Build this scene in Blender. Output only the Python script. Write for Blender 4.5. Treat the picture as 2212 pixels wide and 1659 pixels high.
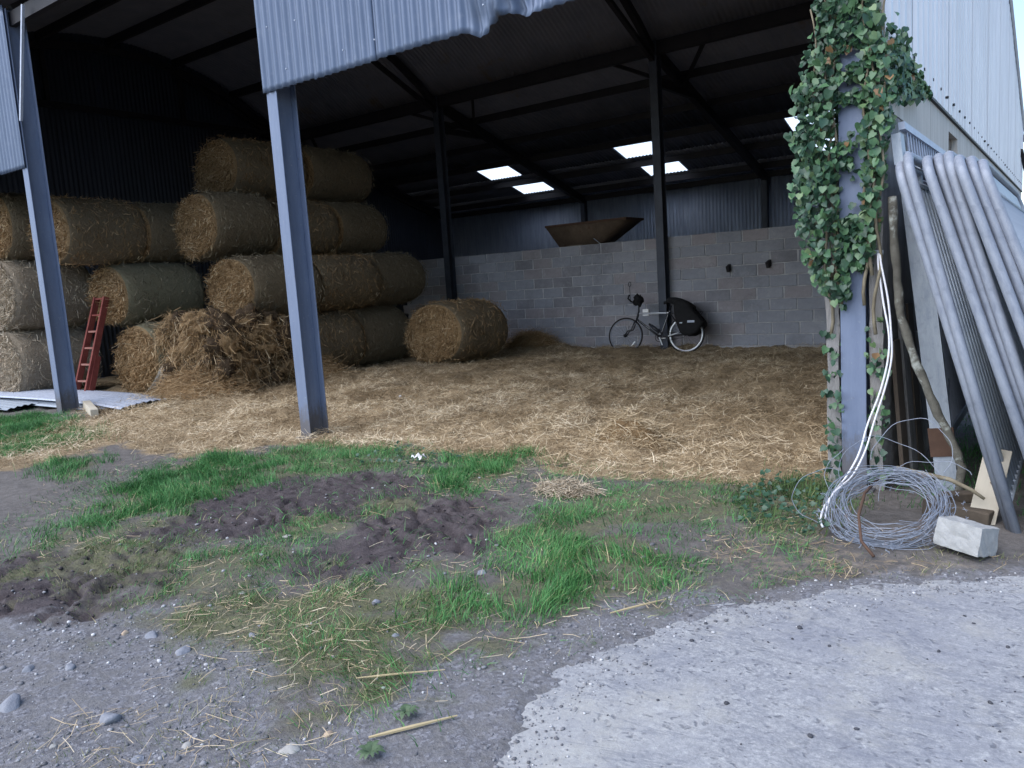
import bpy, bmesh, math, random
import numpy as np
from mathutils import Matrix, Vector
from mathutils.geometry import tessellate_polygon

# ------------------------------------------------------------------ scene, camera, light
for o in list(bpy.data.objects):
    bpy.data.objects.remove(o, do_unlink=True)
scene = bpy.context.scene
C = scene.collection
rnd = random.Random(7)
rng = np.random.default_rng(7)
R = math.radians

cam_d = bpy.data.cameras.new('camera')
cam = bpy.data.objects.new('camera', cam_d)
C.objects.link(cam)
cam_d.sensor_width = 36.0
cam_d.lens = 1691.14 / 2212.0 * 36.0
cam_d.clip_start = 0.05
cam_d.clip_end = 2000
cam.matrix_world = (Matrix.Translation((6.4655, -5.2473, 1.4655)) @ Matrix.Rotation(0.6245, 4, 'Z')
                    @ Matrix.Rotation(math.pi / 2 - 0.1294, 4, 'X') @ Matrix.Rotation(-0.0663, 4, 'Z'))
scene.camera = cam

world = bpy.data.worlds.new('World')
scene.world = world
world.use_nodes = True
wn = world.node_tree
sky = wn.nodes.new('ShaderNodeTexSky')
sky.sky_type = 'NISHITA'
sky.sun_disc = False
SUN_EL, SUN_AZ = R(50), R(203)          # azimuth clockwise from +Y
sky.sun_elevation = SUN_EL
sky.sun_rotation = SUN_AZ
sky.dust_density = 1.0
sky.ozone_density = 1.5
wn.links.new(sky.outputs[0], wn.nodes['Background'].inputs[0])
wn.nodes['Background'].inputs[1].default_value = 0.13

sun_d = bpy.data.lights.new('sun', 'SUN')
sun_d.energy = 1.45
sun_d.angle = R(80)
sun_d.color = (1.0, 0.965, 0.93)
sun = bpy.data.objects.new('sun', sun_d)
C.objects.link(sun)
sdir = Vector((math.sin(SUN_AZ) * math.cos(SUN_EL), math.cos(SUN_AZ) * math.cos(SUN_EL), math.sin(SUN_EL)))
sun.rotation_euler = (-sdir).to_track_quat('-Z', 'Y').to_euler()

scene.view_settings.view_transform = 'Standard'
scene.view_settings.look = 'None'
scene.view_settings.gamma = 1
scene.view_settings.use_curve_mapping = False
scene.view_settings.exposure = 1.32

# ------------------------------------------------------------------ helpers
_perm = rng.random((256, 256))
def vnoise(x, y, s=0):
    x = np.asarray(x, float) + s * 17.31; y = np.asarray(y, float) + s * 9.77
    xi = np.floor(x).astype(int); yi = np.floor(y).astype(int)
    fx = x - xi; fy = y - yi
    fx = fx * fx * (3 - 2 * fx); fy = fy * fy * (3 - 2 * fy)
    g = lambda a, b: _perm[a & 255, b & 255]
    return (g(xi, yi) * (1 - fx) + g(xi + 1, yi) * fx) * (1 - fy) + (g(xi, yi + 1) * (1 - fx) + g(xi + 1, yi + 1) * fx) * fy
def fbm(x, y, s=0, o=4):
    t = 0; a = .5; n = 0
    for k in range(o):
        t = t + a * vnoise(np.asarray(x) * 2 ** k, np.asarray(y) * 2 ** k, s + k); n += a; a *= .5
    return t / n
def inpoly(x, y, poly):
    x = np.asarray(x); y = np.asarray(y)
    r = np.zeros(x.shape, bool)
    n = len(poly)
    for i in range(n):
        x1, y1 = poly[i]; x2, y2 = poly[(i + 1) % n]
        c = ((y1 > y) != (y2 > y))
        r ^= c & (x < (x2 - x1) * (y - y1) / (y2 - y1 + 1e-12) + x1)
    return r
def soft(x, y, poly, warp=.18, n=7, blur=.1):
    """soft-edged mask of a polygon with a ragged border"""
    x = np.asarray(x, float); y = np.asarray(y, float)
    lo = np.min(poly, 0) - .6; hi = np.max(poly, 0) + .6
    out = np.zeros(x.shape)
    s = (x > lo[0]) & (x < hi[0]) & (y > lo[1]) & (y < hi[1])
    xs = x[s]; ys = y[s]
    wx = xs + (fbm(xs * 5, ys * 5, 3) - .5) * 2 * warp; wy = ys + (fbm(xs * 5, ys * 5, 11) - .5) * 2 * warp
    a = np.zeros(xs.shape)
    for k in range(n):
        t = k / n * 2 * math.pi; r = blur if k % 2 else blur * .5
        a += inpoly(wx + r * math.cos(t), wy + r * math.sin(t), poly)
    out[s] = a / n
    return out

class MB:
    """collects vertices and faces of one mesh"""
    def __init__(s): s.v = []; s.f = []; s.m = []
    def add(s, v, f, mi=0):
        b = len(s.v); s.v += [tuple(p) for p in v]; s.f += [tuple(i + b for i in q) for q in f]; s.m += [mi] * len(f)
    def box(s, x0, x1, y0, y1, z0, z1, mi=0, M=None):
        v = [Vector(p) for p in ((x0, y0, z0), (x1, y0, z0), (x1, y1, z0), (x0, y1, z0), (x0, y0, z1), (x1, y0, z1), (x1, y1, z1), (x0, y1, z1))]
        if M: v = [M @ p for p in v]
        s.add(v, [(0, 3, 2, 1), (4, 5, 6, 7), (0, 1, 5, 4), (1, 2, 6, 5), (2, 3, 7, 6), (3, 0, 4, 7)], mi)
    def bar(s, a, b, w, h, up=(0, 0, 1), mi=0):
        a = Vector(a); b = Vector(b); d = (b - a).normalized()
        sx = d.cross(Vector(up))
        if sx.length < 1e-4: sx = d.cross(Vector((1, 0, 0)))
        sx.normalize(); sz = sx.cross(d).normalized()
        v = []
        for p in (a, b):
            for i, j in ((-1, -1), (1, -1), (1, 1), (-1, 1)): v.append(p + sx * i * w / 2 + sz * j * h / 2)
        s.add(v, [(3, 2, 1, 0), (4, 5, 6, 7), (0, 1, 5, 4), (1, 2, 6, 5), (2, 3, 7, 6), (3, 0, 4, 7)], mi)
    def tube(s, pts, r, n=8, mi=0, closed=False, cap=True):
        pts = [Vector(p) for p in pts]; N = len(pts)
        rr = r if isinstance(r, (list, tuple)) else [r] * N
        v = []; ref = None
        for i, p in enumerate(pts):
            if closed: d = pts[(i + 1) % N] - pts[i - 1]
            else: d = pts[min(i + 1, N - 1)] - pts[max(i - 1, 0)]
            if d.length < 1e-9: d = Vector((0, 0, 1))
            d.normalize()
            if ref is None:
                ref = Vector((0, 0, 1)) if abs(d.z) < .9 else Vector((1, 0, 0))
            u = (ref - d * ref.dot(d))
            if u.length < 1e-5: u = d.orthogonal()
            u.normalize(); w = d.cross(u); ref = u
            for k in range(n):
                t = 2 * math.pi * k / n
                v.append(p + (u * math.cos(t) + w * math.sin(t)) * rr[i])
        f = []
        for i in range(N if closed else N - 1):
            j = (i + 1) % N
            for k in range(n):
                l = (k + 1) % n
                f.append((i * n + k, i * n + l, j * n + l, j * n + k))
        if cap and not closed:
            f.append(tuple(range(n))[::-1]); f.append(tuple((N - 1) * n + k for k in range(n)))
        s.add(v, f, mi)
    def build(s, name, mats, parent=None, smooth=False, bevel=0):
        me = bpy.data.meshes.new(name)
        me.from_pydata(s.v, [], s.f)
        mats = mats if isinstance(mats, (list, tuple)) else [mats]
        for m in mats: me.materials.append(m)
        if len(mats) > 1: me.polygons.foreach_set('material_index', s.m)
        if smooth: me.polygons.foreach_set('use_smooth', [True] * len(me.polygons))
        me.update()
        return link(name, me, parent, bevel)
def link(name, me, parent=None, bevel=0):
    o = bpy.data.objects.new(name, me); C.objects.link(o)
    if parent: o.parent = parent
    if bevel:
        b = o.modifiers.new('bevel', 'BEVEL'); b.width = bevel; b.segments = 2; b.limit_method = 'ANGLE'
    return o
def tag(o, label=None, cat=None, group=None, kind=None):
    if label: o['label'] = label
    if cat: o['category'] = cat
    if group: o['group'] = group
    if kind: o['kind'] = kind
    return o
def empty(name, loc, label, cat, group=None, rot=(0, 0, 0), scale=(1, 1, 1)):
    o = bpy.data.objects.new(name, None); C.objects.link(o)
    o.location = loc; o.rotation_euler = rot; o.scale = scale; o.empty_display_size = .2
    return tag(o, label, cat, group)
def np_mesh(name, V, F, mat, parent=None, attr=None, smooth=False):
    """fast mesh from numpy arrays; F is (n,k)"""
    me = bpy.data.meshes.new(name)
    V = np.asarray(V, np.float32); F = np.asarray(F, np.int32); k = F.shape[1]
    me.vertices.add(len(V)); me.vertices.foreach_set('co', V.ravel())
    me.loops.add(F.size); me.loops.foreach_set('vertex_index', F.ravel())
    me.polygons.add(len(F))
    me.polygons.foreach_set('loop_start', np.arange(0, F.size, k, dtype=np.int32))
    me.polygons.foreach_set('loop_total', np.full(len(F), k, np.int32))
    if smooth: me.polygons.foreach_set('use_smooth', np.ones(len(F), bool))
    for m in (mat if isinstance(mat, (list, tuple)) else [mat]): me.materials.append(m)
    for n_, a in (attr or {}).items():
        if a.ndim == 1:
            at = me.attributes.new(n_, 'FLOAT', 'POINT'); at.data.foreach_set('value', a.astype(np.float32))
        else:
            at = me.attributes.new(n_, 'FLOAT_COLOR', 'POINT'); at.data.foreach_set('color', a.astype(np.float32).ravel())
    me.update(calc_edges=True); me.validate()
    return link(name, me, parent) if name else me
def blades(name, P, D, L, W, bend, tone, mat, parent=None, taper=1.0, side=None, kind='stuff'):
    """many thin strips: base P, direction D, length L, width W, bend vector at the tip"""
    n = len(P)
    D = D / np.linalg.norm(D, axis=1, keepdims=True)
    if side is None: side = rng.normal(size=(n, 3))
    S = np.cross(D, side); S /= np.linalg.norm(S, axis=1, keepdims=True) + 1e-9
    L = L[:, None]; W = W[:, None]
    V = np.empty((n, 6, 3))
    for i, t in enumerate((0, .5, 1)):
        c = P + D * L * t + bend * (t * t) * L
        w = W * (1 - taper * t * .85 if i else 1) * .5
        V[:, 2 * i] = c - S * w; V[:, 2 * i + 1] = c + S * w
    b = (np.arange(n) * 6)[:, None]
    F = np.concatenate([b + np.array([[0, 1, 3, 2]]), b + np.array([[2, 3, 5, 4]])])
    o = np_mesh(name, V.reshape(-1, 3), F, mat, parent, {'tone': np.repeat(tone, 6)})
    if kind: o['kind'] = kind
    return o

# ------------------------------------------------------------------ materials
class NT:
    def __init__(s, name, rough=.8, metal=0, spec=.3):
        s.m = bpy.data.materials.new(name); s.m.use_nodes = True
        s.t = s.m.node_tree; s.b = s.t.nodes['Principled BSDF']
        s.b.inputs['Roughness'].default_value = rough; s.b.inputs['Metallic'].default_value = metal
        s.b.inputs['Specular IOR Level'].default_value = spec
        s.co = s.t.nodes.new('ShaderNodeTexCoord').outputs['Object']
    def n(s, t, **k):
        x = s.t.nodes.new(t)
        for a, b in k.items(): setattr(x, a, b)
        return x
    def l(s, a, b): s.t.links.new(a, b)
    def map(s, scale=(1, 1, 1), rot=(0, 0, 0)):
        m = s.n('ShaderNodeMapping'); m.inputs['Scale'].default_value = scale; m.inputs['Rotation'].default_value = rot
        s.l(s.co, m.inputs[0]); return m.outputs[0]
    def noise(s, scale, detail=4, rough=.6, co=None, dist=0):
        x = s.n('ShaderNodeTexNoise'); x.inputs['Scale'].default_value = scale; x.inputs['Detail'].default_value = detail
        x.inputs['Roughness'].default_value = rough; x.inputs['Distortion'].default_value = dist
        s.l(co or s.co, x.inputs['Vector']); return x.outputs['Fac']
    def voro(s, scale, out='Distance', co=None, feature='F1'):
        x = s.n('ShaderNodeTexVoronoi', feature=feature); x.inputs['Scale'].default_value = scale
        s.l(co or s.co, x.inputs['Vector']); return x.outputs[out]
    def ramp(s, f, stops):
        x = s.n('ShaderNodeValToRGB'); e = x.color_ramp.elements
        while len(e) < len(stops): e.new(.5)
        for i, (p, c) in enumerate(stops):
            e[i].position = p; e[i].color = (*c, 1) if len(c) == 3 else c
        s.l(f, x.inputs[0]); return x.outputs[0]
    def range(s, f, a, b, c=0, d=1):
        x = s.n('ShaderNodeMapRange'); x.clamp = True
        for i, q in enumerate((a, b, c, d)): x.inputs[i + 1].default_value = q
        s.l(f, x.inputs[0]); return x.outputs[0]
    def mix(s, f, a, b, mode='MIX'):
        x = s.n('ShaderNodeMix', data_type='RGBA', blend_type=mode)
        for i, q in ((0, f), (6, a), (7, b)):
            if isinstance(q, (int, float)): x.inputs[i].default_value = q
            elif isinstance(q, tuple): x.inputs[i].default_value = (*q, 1)
            else: s.l(q, x.inputs[i])
        return x.outputs[2]
    def math(s, op, a, b=0):
        x = s.n('ShaderNodeMath', operation=op)
        for i, q in ((0, a), (1, b)):
            if isinstance(q, (int, float)): x.inputs[i].default_value = q
            else: s.l(q, x.inputs[i])
        return x.outputs[0]
    def attr(s, name, out='Fac'):
        x = s.n('ShaderNodeAttribute', attribute_name=name); return x.outputs[out]
    def col(s, c):
        if isinstance(c, tuple): s.b.inputs['Base Color'].default_value = (*c, 1)
        else: s.l(c, s.b.inputs['Base Color'])
        return s
    def bump(s, f, strength=.5, dist=.02):
        x = s.n('ShaderNodeBump'); x.inputs['Strength'].default_value = strength; x.inputs['Distance'].default_value = dist
        s.l(f, x.inputs['Height']); s.l(x.outputs[0], s.b.inputs['Normal']); return s

def mottled(name, c1, c2, scale=6, rough=.7, metal=0, bump=.2, bd=.004, spec=.3, stretch=(1, 1, 1), c3=None, p3=.62):
    t = NT(name, rough, metal, spec); co = t.map(stretch)
    f = t.noise(scale, 6, .65, co)
    c = t.ramp(f, [(.3, c1), (.7, c2)])
    if c3:
        g = t.noise(scale * .45, 5, .7, co, .4)
        c = t.mix(t.range(g, p3, p3 + .1), c, c3)
    t.col(c)
    if bump: t.bump(t.noise(scale * 6, 4, .7, co), bump, bd)
    return t.m
M = {}
t = NT('painted post steel', .5, .1, .4)
f = t.noise(3, 8, .75, t.map((3, 3, .6)))
c = t.ramp(f, [(.3, (.115, .15, .235)), (.7, (.17, .21, .305))])
sz = t.n('ShaderNodeSeparateXYZ'); t.l(t.co, sz.inputs[0])
g = t.noise(11, 8, .8, t.map((2, 2, .7)))
c = t.mix(t.range(g, .62, .70, 0, .8), c, (.085, .062, .052))
c = t.mix(t.range(t.noise(30, 5, .7), .62, .7, 0, .5), c, (.33, .35, .38))
spl = t.math('ADD', t.range(sz.outputs[2], .55, .02), t.math('MULTIPLY', t.math('SUBTRACT', g, .5), 1.6))
c = t.mix(t.range(spl, .35, .75, 0, .8), c, (.10, .09, .085))
t.col(c).bump(g, .12, .003); M['post'] = t.m
M['steel_dark'] = mottled('dark roof steel', (.018, .018, .022), (.032, .03, .034), 4, .6, .2, .1)
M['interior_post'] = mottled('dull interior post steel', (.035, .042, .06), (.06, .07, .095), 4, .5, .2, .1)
t = NT('blue grey corrugated sheet', .45, .25, .4)
f = t.noise(1.6, 6, .7, t.map((6, 6, .7))); g = t.noise(9, 5, .7)
c = t.ramp(f, [(.28, (.075, .105, .165)), (.72, (.12, .155, .23))])
c = t.mix(t.range(g, .56, .75, 0, .4), c, (.18, .205, .26))
c = t.mix(t.range(t.noise(5, 8, .8, t.map((3, 3, .35))), .62, .72, 0, .6), c, (.11, .085, .075))
t.col(c).bump(t.noise(30, 3), .06, .003); M['sheet'] = t.m
t = NT('galvanised gable sheet', .5, .15, .4)
f = t.noise(1.2, 6, .7, t.map((2, 5, .5)))
c = t.ramp(f, [(.28, (.56, .575, .61)), (.72, (.72, .735, .77))])
t.col(c).bump(t.noise(30, 3), .05, .003); M['gable'] = t.m
M['roof'] = mottled('dark underside of roof sheets', (.16, .17, .21), (.22, .225, .26), 2, .7, .1, .1, c3=(.18, .15, .13))
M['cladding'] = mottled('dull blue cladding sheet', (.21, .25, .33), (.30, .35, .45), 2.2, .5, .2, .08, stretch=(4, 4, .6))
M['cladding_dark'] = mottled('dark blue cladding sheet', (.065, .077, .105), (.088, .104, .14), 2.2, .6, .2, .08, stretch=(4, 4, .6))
t = NT('translucent skylight sheet', .5)
for nd in list(t.t.nodes):
    if nd.type == 'BSDF_PRINCIPLED': t.t.nodes.remove(nd)
tr = t.n('ShaderNodeBsdfTranslucent'); tr.inputs[0].default_value = (.9, .93, .95, 1)
tp = t.n('ShaderNodeBsdfTransparent'); tp.inputs[0].default_value = (.92, .95, .97, 1)
mx = t.n('ShaderNodeMixShader'); mx.inputs[0].default_value = .25
t.l(tr.outputs[0], mx.inputs[1]); t.l(tp.outputs[0], mx.inputs[2])
t.l(mx.outputs[0], t.t.nodes['Material Output'].inputs[0]); M['skylight'] = t.m

def galv(name, lo, hi, rust=.72):
    t = NT(name, .55, .12, .35)
    f = t.noise(24, 8, .8, t.map((1, 1, .25)))
    c = t.ramp(f, [(.3, lo), (.55, hi), (.75, tuple(min(1, v * 1.2) for v in hi))])
    g = t.noise(5, 6, .75)
    c = t.mix(t.range(g, rust, rust + .07), c, (.13, .095, .08))
    h = t.noise(22, 4, .6)
    c = t.mix(t.range(h, .58, .72, 0, .3), c, tuple(v * .5 for v in lo))
    c = t.mix(t.range(t.noise(14, 7, .8), .56, .72, 0, .3), c, (.36, .355, .345))
    t.col(c).bump(t.noise(60, 3), .1, .002); return t.m
M['galv'] = galv('galvanised gate tube', (.155, .175, .225), (.25, .275, .325))
M['galv_dull'] = galv('dull galvanised steel', (.22, .26, .32), (.33, .37, .42))
M['galv_bright'] = galv('bright galvanised sheet', (.28, .32, .40), (.42, .46, .55), .74)
M['rust'] = mottled('rusty steel', (.06, .035, .026), (.11, .065, .045), 9, .85, 0, .3, c3=(.06, .035, .03))
M['hopper'] = mottled('rusty brown trough', (.085, .06, .044), (.15, .11, .08), 4, .8, 0, .3, c3=(.075, .03, .02))
M['red_paint'] = mottled('worn red paint', (.13, .026, .022), (.20, .05, .04), 8, .7, 0, .2, c3=(.20, .12, .10), p3=.66)
M['red_light'] = mottled('faded red rung paint', (.22, .09, .075), (.30, .15, .125), 8, .6, 0, .2)
M['black'] = mottled('black cloth', (.010, .010, .011), (.018, .018, .02), 14, .9, 0, .3)
M['rubber'] = mottled('black rubber', (.012, .012, .014), (.02, .02, .022), 20, .7, 0, .1)
M['frame_dark'] = mottled('dark bicycle frame paint', (.02, .022, .03), (.03, .032, .04), 6, .3, .1, 0, spec=.5)
M['frame_pale'] = mottled('pale silver bicycle paint', (.5, .52, .58), (.6, .62, .68), 6, .3, .2, 0, spec=.5)
M['rim'] = mottled('bright rim metal', (.78, .8, .84), (.88, .9, .92), 8, .25, .1, 0, spec=.6)
M['white_plastic'] = mottled('white plastic', (.72, .72, .74), (.82, .82, .84), 8, .5, 0, 0)
M['rope'] = mottled('white nylon rope', (.62, .63, .68), (.78, .78, .82), 40, .7, 0, .4, .002)
M['wire'] = galv('galvanised wire', (.12, .14, .18), (.22, .25, .31), .58)
M['wood_pale'] = mottled('pale sawn board', (.38, .34, .27), (.52, .48, .40), 6, .8, 0, .3, stretch=(1, 1, .15), c3=(.26, .22, .16), p3=.64)
M['wood_dark'] = mottled('dark rotting timber', (.05, .04, .032), (.10, .08, .06), 8, .9, 0, .5)
M['board_brown'] = mottled('brown weathered board', (.11, .085, .065), (.17, .135, .105), 5, .85, 0, .3)
M['bark'] = mottled('lichen covered bark', (.07, .065, .055), (.16, .155, .13), 14, .95, 0, .8, .01, c3=(.34, .36, .33), p3=.54)
M['stem'] = mottled('ivy stem', (.13, .11, .075), (.25, .22, .16), 14, .9, 0, .5, .006)
M['cblock'] = mottled('concrete block', (.26, .265, .265), (.35, .355, .355), 20, .95, 0, .6, .004, c3=(.30, .30, .27), p3=.66)
M['stone'] = mottled('grey field stone', (.17, .18, .21), (.28, .29, .325), 18, .92, 0, .7, .006)
M['stone_pale'] = mottled('pale field stone', (.27, .26, .245), (.38, .37, .35), 18, .85, 0, .3, .004)
M['stone_tan'] = mottled('tan field stone', (.34, .25, .18), (.46, .37, .28), 12, .85, 0, .3, .004)
M['paper'] = mottled('white paper', (.75, .75, .77), (.85, .85, .86), 10, .8, 0, .2)
M['net'] = mottled('grey bale net', (.30, .29, .27), (.42, .40, .37), 12, .85, 0, .5, .01)
M['dung'] = mottled('dark pebble', (.035, .037, .045), (.07, .072, .085), 10, .8, 0, .3)

t = NT('weathered concrete wall', .9)
f = t.noise(3.5, 8, .72, t.map((2, 2, .35)))
c = t.ramp(f, [(.28, (.15, .145, .14)), (.5, (.28, .27, .265)), (.75, (.42, .41, .40))])
g = t.noise(2.2, 6, .7, t.map((3, 3, .3)))
c = t.mix(t.range(g, .58, .72, 0, .7), c, (.07, .066, .058))
t.col(c).bump(t.noise(26, 6, .75, t.map((1.5, 1.5, .25))), .8, .02); M['sidewall'] = t.m
t = NT('cream rendered lintel', .9)
f = t.noise(4, 7, .7, t.map((1, 3, .3)))
c = t.ramp(f, [(.3, (.42, .39, .35)), (.65, (.60, .57, .53))])
t.col(c).bump(t.noise(30, 5), .3, .006); M['render'] = t.m

BLK = []
for i, (a, b) in enumerate((((.235, .245, .285), (.31, .325, .37)), ((.26, .245, .265), (.34, .32, .345)), ((.205, .205, .235), (.28, .28, .31)), ((.265, .275, .315), (.345, .355, .40)))):
    t = NT('wall block grey %s' % 'abcd'[i], .95)
    f = t.noise(7, 8, .75); g = t.noise(55, 4, .7)
    c = t.ramp(f, [(.3, a), (.7, b)])
    c = t.mix(t.range(g, .5, .75, 0, .4), c, tuple(v * .6 for v in a))
    geo = t.n('ShaderNodeNewGeometry').outputs['Position']
    c = t.mix(t.range(t.noise(.9, 7, .75, geo), .50, .66, 0, .55), c, tuple(v * .62 for v in a))
    c = t.mix(t.range(t.noise(2.6, 7, .8, geo), .56, .68, 0, .5), c, (.42, .42, .44))
    t.col(c).bump(g, .7, .01); BLK.append(t.m)
t = NT('pale mortar', .95)
f = t.noise(5, 7, .7)
t.col(t.ramp(f, [(.3, (.26, .26, .28)), (.7, (.52, .52, .55))])).bump(t.noise(40, 4), .5, .01); M['mortar'] = t.m

def straw_mat(name, stops, scale=1.0):
    """individual straws; tone attribute picks the colour of each"""
    t = NT(name, .62, 0, .25)
    c = t.ramp(t.attr('tone'), stops)
    t.col(c); return t.m
S_LIGHT = [(0, (.18, .128, .072)), (.4, (.37, .28, .17)), (.75, (.53, .425, .285)), (1, (.70, .60, .44))]
S_ORANGE = [(0, (.125, .074, .034)), (.4, (.29, .185, .09)), (.75, (.45, .31, .17)), (1, (.64, .51, .33))]
S_PALE = [(0, (.24, .19, .13)), (.4, (.36, .29, .21)), (.75, (.48, .41, .31)), (1, (.60, .53, .42))]
S_OLIVE = [(0, (.10, .085, .058)), (.4, (.18, .15, .10)), (.75, (.26, .22, .15)), (1, (.40, .345, .25))]
M['straw'] = straw_mat('loose straw', S_LIGHT)
M['straw_orange'] = straw_mat('orange bale straw', S_ORANGE)
M['straw_pale'] = straw_mat('pale bale straw', S_PALE)
M['straw_olive'] = straw_mat('olive bale straw', S_OLIVE)
def straw_body(name, stops, sc=9, stretch=(1, 1, 1), rib=0):
    t = NT(name, .9)
    a = t.noise(sc, 8, .8, t.map(stretch), 1.2); b = t.noise(sc * 6, 4, .8, t.map(stretch), 2)
    f = t.math('ADD', t.math('MULTIPLY', a, .5), t.math('MULTIPLY', b, .5))
    c = t.ramp(f, [(.30, stops[0][1]), (.45, stops[1][1]), (.60, stops[2][1]), (.75, stops[3][1])])
    t.col(c).bump(f, 1.0, .06); return t.m
M['face'] = straw_body('bale end straw', S_ORANGE)
M['side'] = straw_body('bale side under net', [(0, (.10, .075, .045)), (.4, (.20, .155, .098)), (.75, (.29, .235, .155)), (1, (.40, .335, .235))], 10, (1, 5, 1))
M['side_green'] = straw_body('greenish bale side under net', [(0, (.105, .097, .06)), (.4, (.215, .198, .128)), (.75, (.305, .28, .188)), (1, (.41, .375, .265))], 10, (1, 5, 1))
M['side_pale'] = straw_body('pale bale side under net', [(0, (.17, .13, .09)), (.4, (.30, .245, .18)), (.75, (.42, .355, .275)), (1, (.54, .48, .39))], 7, (.6, .6, 5))

# ground: four masks pick soil, mud, gravel, straw dirt, moss
t = NT('farmyard ground', .95)
ms = t.n('ShaderNodeAttribute', attribute_name='mask'); sp = t.n('ShaderNodeSeparateColor'); t.l(ms.outputs['Color'], sp.inputs[0])
moss = t.attr('moss')
n1 = t.noise(1.7, 8, .7); n2 = t.noise(14, 6, .75); n3 = t.noise(60, 5, .75)
soil = t.ramp(n2, [(.3, (.085, .077, .072)), (.7, (.168, .155, .147))])
mud = t.ramp(n2, [(.3, (.036, .029, .031)), (.7, (.10, .084, .088))])
vc = t.voro(75, 'Color'); vb = t.n('ShaderNodeRGBToBW'); t.l(vc, vb.inputs[0])
grav = t.ramp(vb.outputs[0], [(.15, (.11, .108, .118)), (.6, (.19, .19, .21)), (.95, (.30, .30, .325))])
gsoil = t.ramp(n3, [(.3, (.11, .107, .108)), (.7, (.215, .21, .215))])
grav = t.mix(t.range(n2, .42, .58), gsoil, grav)
sw = t.noise(38, 6, .8, t.map((1, 3, 1)), 1.5); sw2 = t.noise(45, 6, .8, t.map((3, 1, 1)), 1.5)
sf = t.math('ADD', t.math('MULTIPLY', sw, .5), t.math('MULTIPLY', sw2, .5))
strw = t.ramp(sf, [(.3, (.13, .09, .05)), (.48, (.30, .225, .135)), (.62, (.44, .35, .23)), (.78, (.58, .48, .34))])
strw = t.mix(t.range(n1, .45, .68, 0, .6), strw, t.mix(.5, strw, (.13, .085, .05)))
mossc = t.ramp(n3, [(.3, (.07, .068, .04)), (.55, (.135, .14, .07)), (.75, (.235, .22, .125))])
edge = lambda f, k=.35: t.range(t.math('ADD', f, t.math('MULTIPLY', t.math('SUBTRACT', n2, .5), 1.1)), .5 - k / 2, .5 + k / 2)
c = t.mix(edge(sp.outputs[0], .5), soil, mud)
c = t.mix(edge(sp.outputs[1], .5), c, grav)
c = t.mix(edge(moss, .7), c, mossc)
c = t.mix(edge(sp.outputs[2], .5), c, strw)
t.col(c)
h = t.math('ADD', t.math('MULTIPLY', n2, .6), t.math('MULTIPLY', n3, .3))
t.bump(h, .9, .03); M['ground'] = t.m

t = NT('worn pale concrete', .9, 0, .25)
m1 = t.map((1, 1, 1)); ms_ = t.map((2.6, 16, 1), (0, 0, R(-52)))
n1 = t.noise(1.3, 8, .7); n2 = t.noise(13, 9, .82); n3 = t.noise(90, 5, .8); br = t.noise(1.6, 5, .65, ms_)
c = t.ramp(n2, [(.28, (.22, .225, .24)), (.5, (.335, .34, .35)), (.72, (.45, .455, .455))])
c = t.mix(t.range(n3, .40, .62, .0, .75), c, (.19, .195, .215))
c = t.mix(t.range(t.noise(34, 7, .8), .52, .66, 0, .65), c, (.14, .145, .165))
c = t.mix(t.range(t.noise(27, 7, .8), .54, .66, 0, .6), c, (.52, .52, .52))
c = t.mix(t.math('MULTIPLY', t.range(br, .5, .64, 0, .42), t.range(t.noise(.8, 3, .5), .48, .62)), c, (.15, .16, .195))
c = t.mix(t.range(n1, .47, .66, 0, .6), c, (.20, .21, .25))
c = t.mix(t.range(t.noise(.55, 5, .6), .5, .62, 0, .3), c, (.50, .49, .45))
wv = t.n('ShaderNodeTexNoise'); wv.inputs['Scale'].default_value = 14; wv.inputs['Detail'].default_value = 4; t.l(t.co, wv.inputs['Vector'])
wc_ = t.mix(.10, t.co, wv.outputs['Color'])
pit = t.voro(34, 'Distance', wc_); pc = t.voro(34, 'Color', wc_); pb = t.n('ShaderNodeRGBToBW'); t.l(pc, pb.inputs[0])
pm = t.math('MULTIPLY', t.range(pit, .42, .12), t.range(pb.outputs[0], .42, .75))
c = t.mix(t.math('MULTIPLY', pm, .75), c, (.11, .115, .135))
c = t.mix(t.range(t.noise(3.3, 7, .75), .5, .66, 0, .35), c, (.40, .385, .33))
crk = t.voro(.9, 'Distance', t.mix(.12, t.co, t.n('ShaderNodeTexNoise').outputs['Color']), 'DISTANCE_TO_EDGE')
crm = t.math('MULTIPLY', t.range(crk, .022, .004), t.range(n2, .42, .58))
c = t.mix(t.math('MULTIPLY', crm, .16), c, (.12, .125, .145))
ln = t.noise(1.1, 6, .7, t.map((1, 2.2, 1), (0, 0, R(35))), .6)
c = t.mix(t.range(t.math('ABSOLUTE', t.math('SUBTRACT', ln, .5)), .020, .004, 0, .4), c, (.15, .16, .19))
c = t.mix(t.range(br, .48, .62, 0, .10), c, (.17, .18, .215))
t.col(c)
t.bump(t.math('SUBTRACT', t.math('ADD', t.math('MULTIPLY', n3, .4), t.math('MULTIPLY', br, .18)), t.math('MULTIPLY', pm, .6)), .55, .014)
M['concrete'] = t.m

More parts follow.
